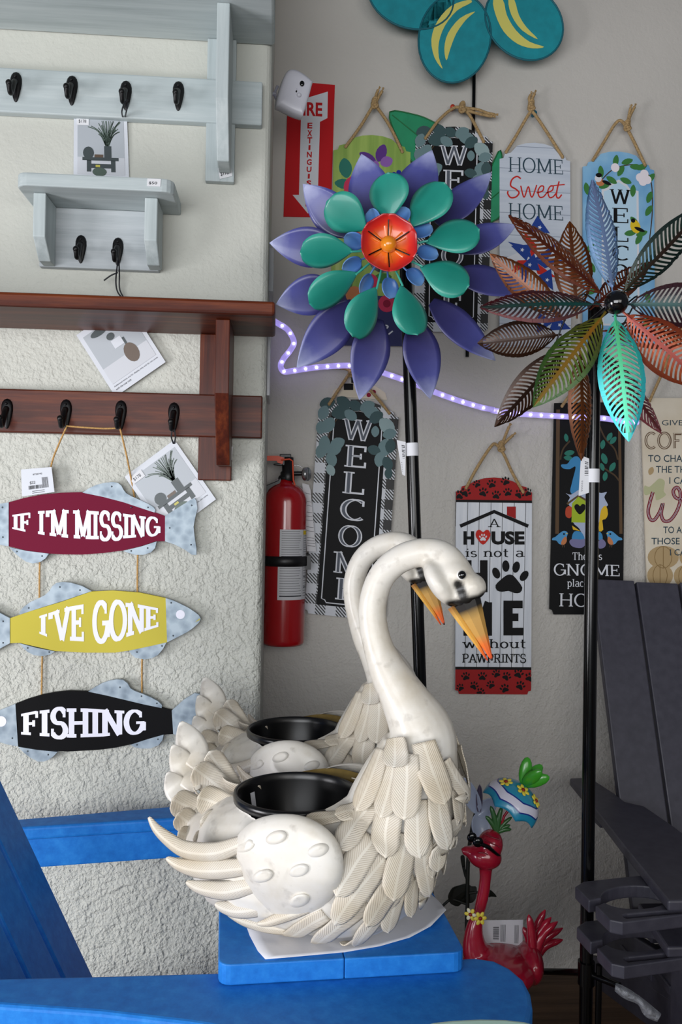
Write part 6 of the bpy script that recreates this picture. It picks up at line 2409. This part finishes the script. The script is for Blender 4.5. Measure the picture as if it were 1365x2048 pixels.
# umbrella
m, t = newmat('umbrella_paint', .3)
sx = t.n('ShaderNodeSeparateXYZ')
t.l(t.uv(), sx.inputs[0])
t.l(t.ramp(sx.outputs[1], [(0, '#2a8fb0'), (.50, '#2a8fb0'), (.55, '#1a2f86'), (.585, '#d6d4e4'), (.77, '#d6d4e4'), (.775, '#1a2f86'), (.81, '#2388aa')], 'CONSTANT'), t.b.inputs['Base Color'])
t.b.inputs['Coat Weight'].default_value = .5
rc_ = F(640, 352, -.01)
axu = V((.50, -.10, .86)).normalized()
e1 = V((0, 1, 0)).cross(axu).normalized()
e2 = axu.cross(e1)
Ru = 292 * fk
rows, U = [], []
NA, NR = 64, 14
for i in range(NR + 1):
    s = i / NR
    th = s * PI / 2
    r, u = [], []
    for k in range(NA + 1):
        a = 2 * PI * k / NA
        cusp = abs(math.sin(4 * a))
        rr = Ru * math.sin(th) * (1 - .06 * s * cusp)
        hh = Ru * .92 * math.cos(th) + Ru * .13 * (s ** 3) * cusp
        r.append(rc_ + e1 * (rr * math.cos(a)) + e2 * (rr * math.sin(a)) + axu * hh)
        u.append((k / NA, s))
    rows.append(r)
    U.append(u)
mb = MB('umbrella_paint', True)
mb.strip(rows, U)
um = build(mb, 'umbrella', fl, solid=.002)
ub = BVHTree.FromPolygons([v.co + V(fl.location) for v in um.data.vertices], [list(p.vertices) for p in um.data.polygons])
for x, y in ((618, 118), (773, 192), (888, 290)):
    h = ub.ray_cast(CAM, ray(*cf(x, y)).normalized())
    if h[0] is not None:
        n = h[1] if h[1].dot(h[0] - rc_) > 0 else -h[1]
        blossom(h[0] + n * .002, n, 66 * fk, um)
mb = MB('flamingo_pink', True)
mb.tube([rc_ + axu * Ru * .9, F(640, 375), F(600, 430), F(560, 560)], .0028, 8)
build(mb, 'umbrella_handle', fl)
tb = rc_ + axu * Ru * .93
for dx, dy, r in ((.4, .3, .0), (-.5, .2, .6), (.9, -.4, -.5), (.1, -.7, .1)):
    d = (axu + e1 * dx * .8 + e2 * dy * .8).normalized()
    side = d.cross(V((0, -1, 0))).normalized()
    R = Matrix((side, side.cross(d) * -1, d)).transposed()
    mb = MB('tulip_green', True)
    mb.ball(tb + d * .026, (.014, .008, .030), 14, R)
    build(mb, 'tulip_leaf', fl)

# ================================================================== pale metal flower behind the flamingo
M('petal_pale', '#c3cfe6', 0.35, coat=.3, var=.06)
M('petal_mauve', '#6c6278', 0.4)
M('stem_dark', '#12160f', 0.5)
YW = 1.86
wf = thing('metal_flower', 'pale blue metal flower on a dark leafy stem behind the flamingo', 'garden flower', V((P(*cf(250, 2200), YW).x, YW, 0)))
K = lambda x, y, d=0.0: P(*cf(x, y), YW - d)
kk = .21478 / FPX * YW
for b0, t0, w, mt, shp in (((365, 400), (212, 60), 150, 'petal_pale', oval), ((350, 390), (390, 640), 190, 'petal_pale', oval), ((345, 420), (520, 270), 150, 'petal_pale', oval), ((365, 390), (372, 125), 62, 'petal_mauve', oval)):
    base, tip = K(*b0), K(*t0, .01)
    petal_obj('petal', wf, mt, base, tip, w * kk, shp, twist=.2, dish=.008)
mb = MB('stem_dark', True)
st = [K(335, 405), K(300, 560), K(268, 800), K(258, 1100), K(252, 1450)]
mb.tube([V(p) for p in catmull([tuple(p) for p in st + [V((st[-1].x - .01, YW, 0))]], 6)], .0045, 10)
build(mb, 'stem', wf)
for pts in ([(80, 1170), (120, 1100), (190, 1075), (250, 1060), (300, 1085), (345, 1095), (335, 1200), (290, 1240), (220, 1235), (170, 1270), (110, 1250), (85, 1215)], [(430, 1130), (470, 1118), (510, 1150), (530, 1182), (480, 1180), (430, 1190)], [(195, 810), (230, 800), (240, 900), (235, 1000), (222, 960), (208, 900)]):
    mb = MB('stem_dark')
    rr = catmull(pts, 3, True)
    mb.prism([K(x, y, .006 * math.sin(x * .02)) for x, y in rr], (0, .002, 0))
    build(mb, 'leaf', wf)
mb = MB('stem_dark', True)
mb.tube([K(*p) for p in catmull([(250, 1250), (120, 1205), (60, 1235), (0, 1300)], 5)], .003, 8)
mb.tube([K(*p) for p in catmull([(255, 1150), (350, 1140), (440, 1155)], 5)], .003, 8)
mb.tube([K(*p) for p in catmull([(262, 1050), (235, 950), (222, 900)], 5)], .003, 8)
build(mb, 'twig', wf)
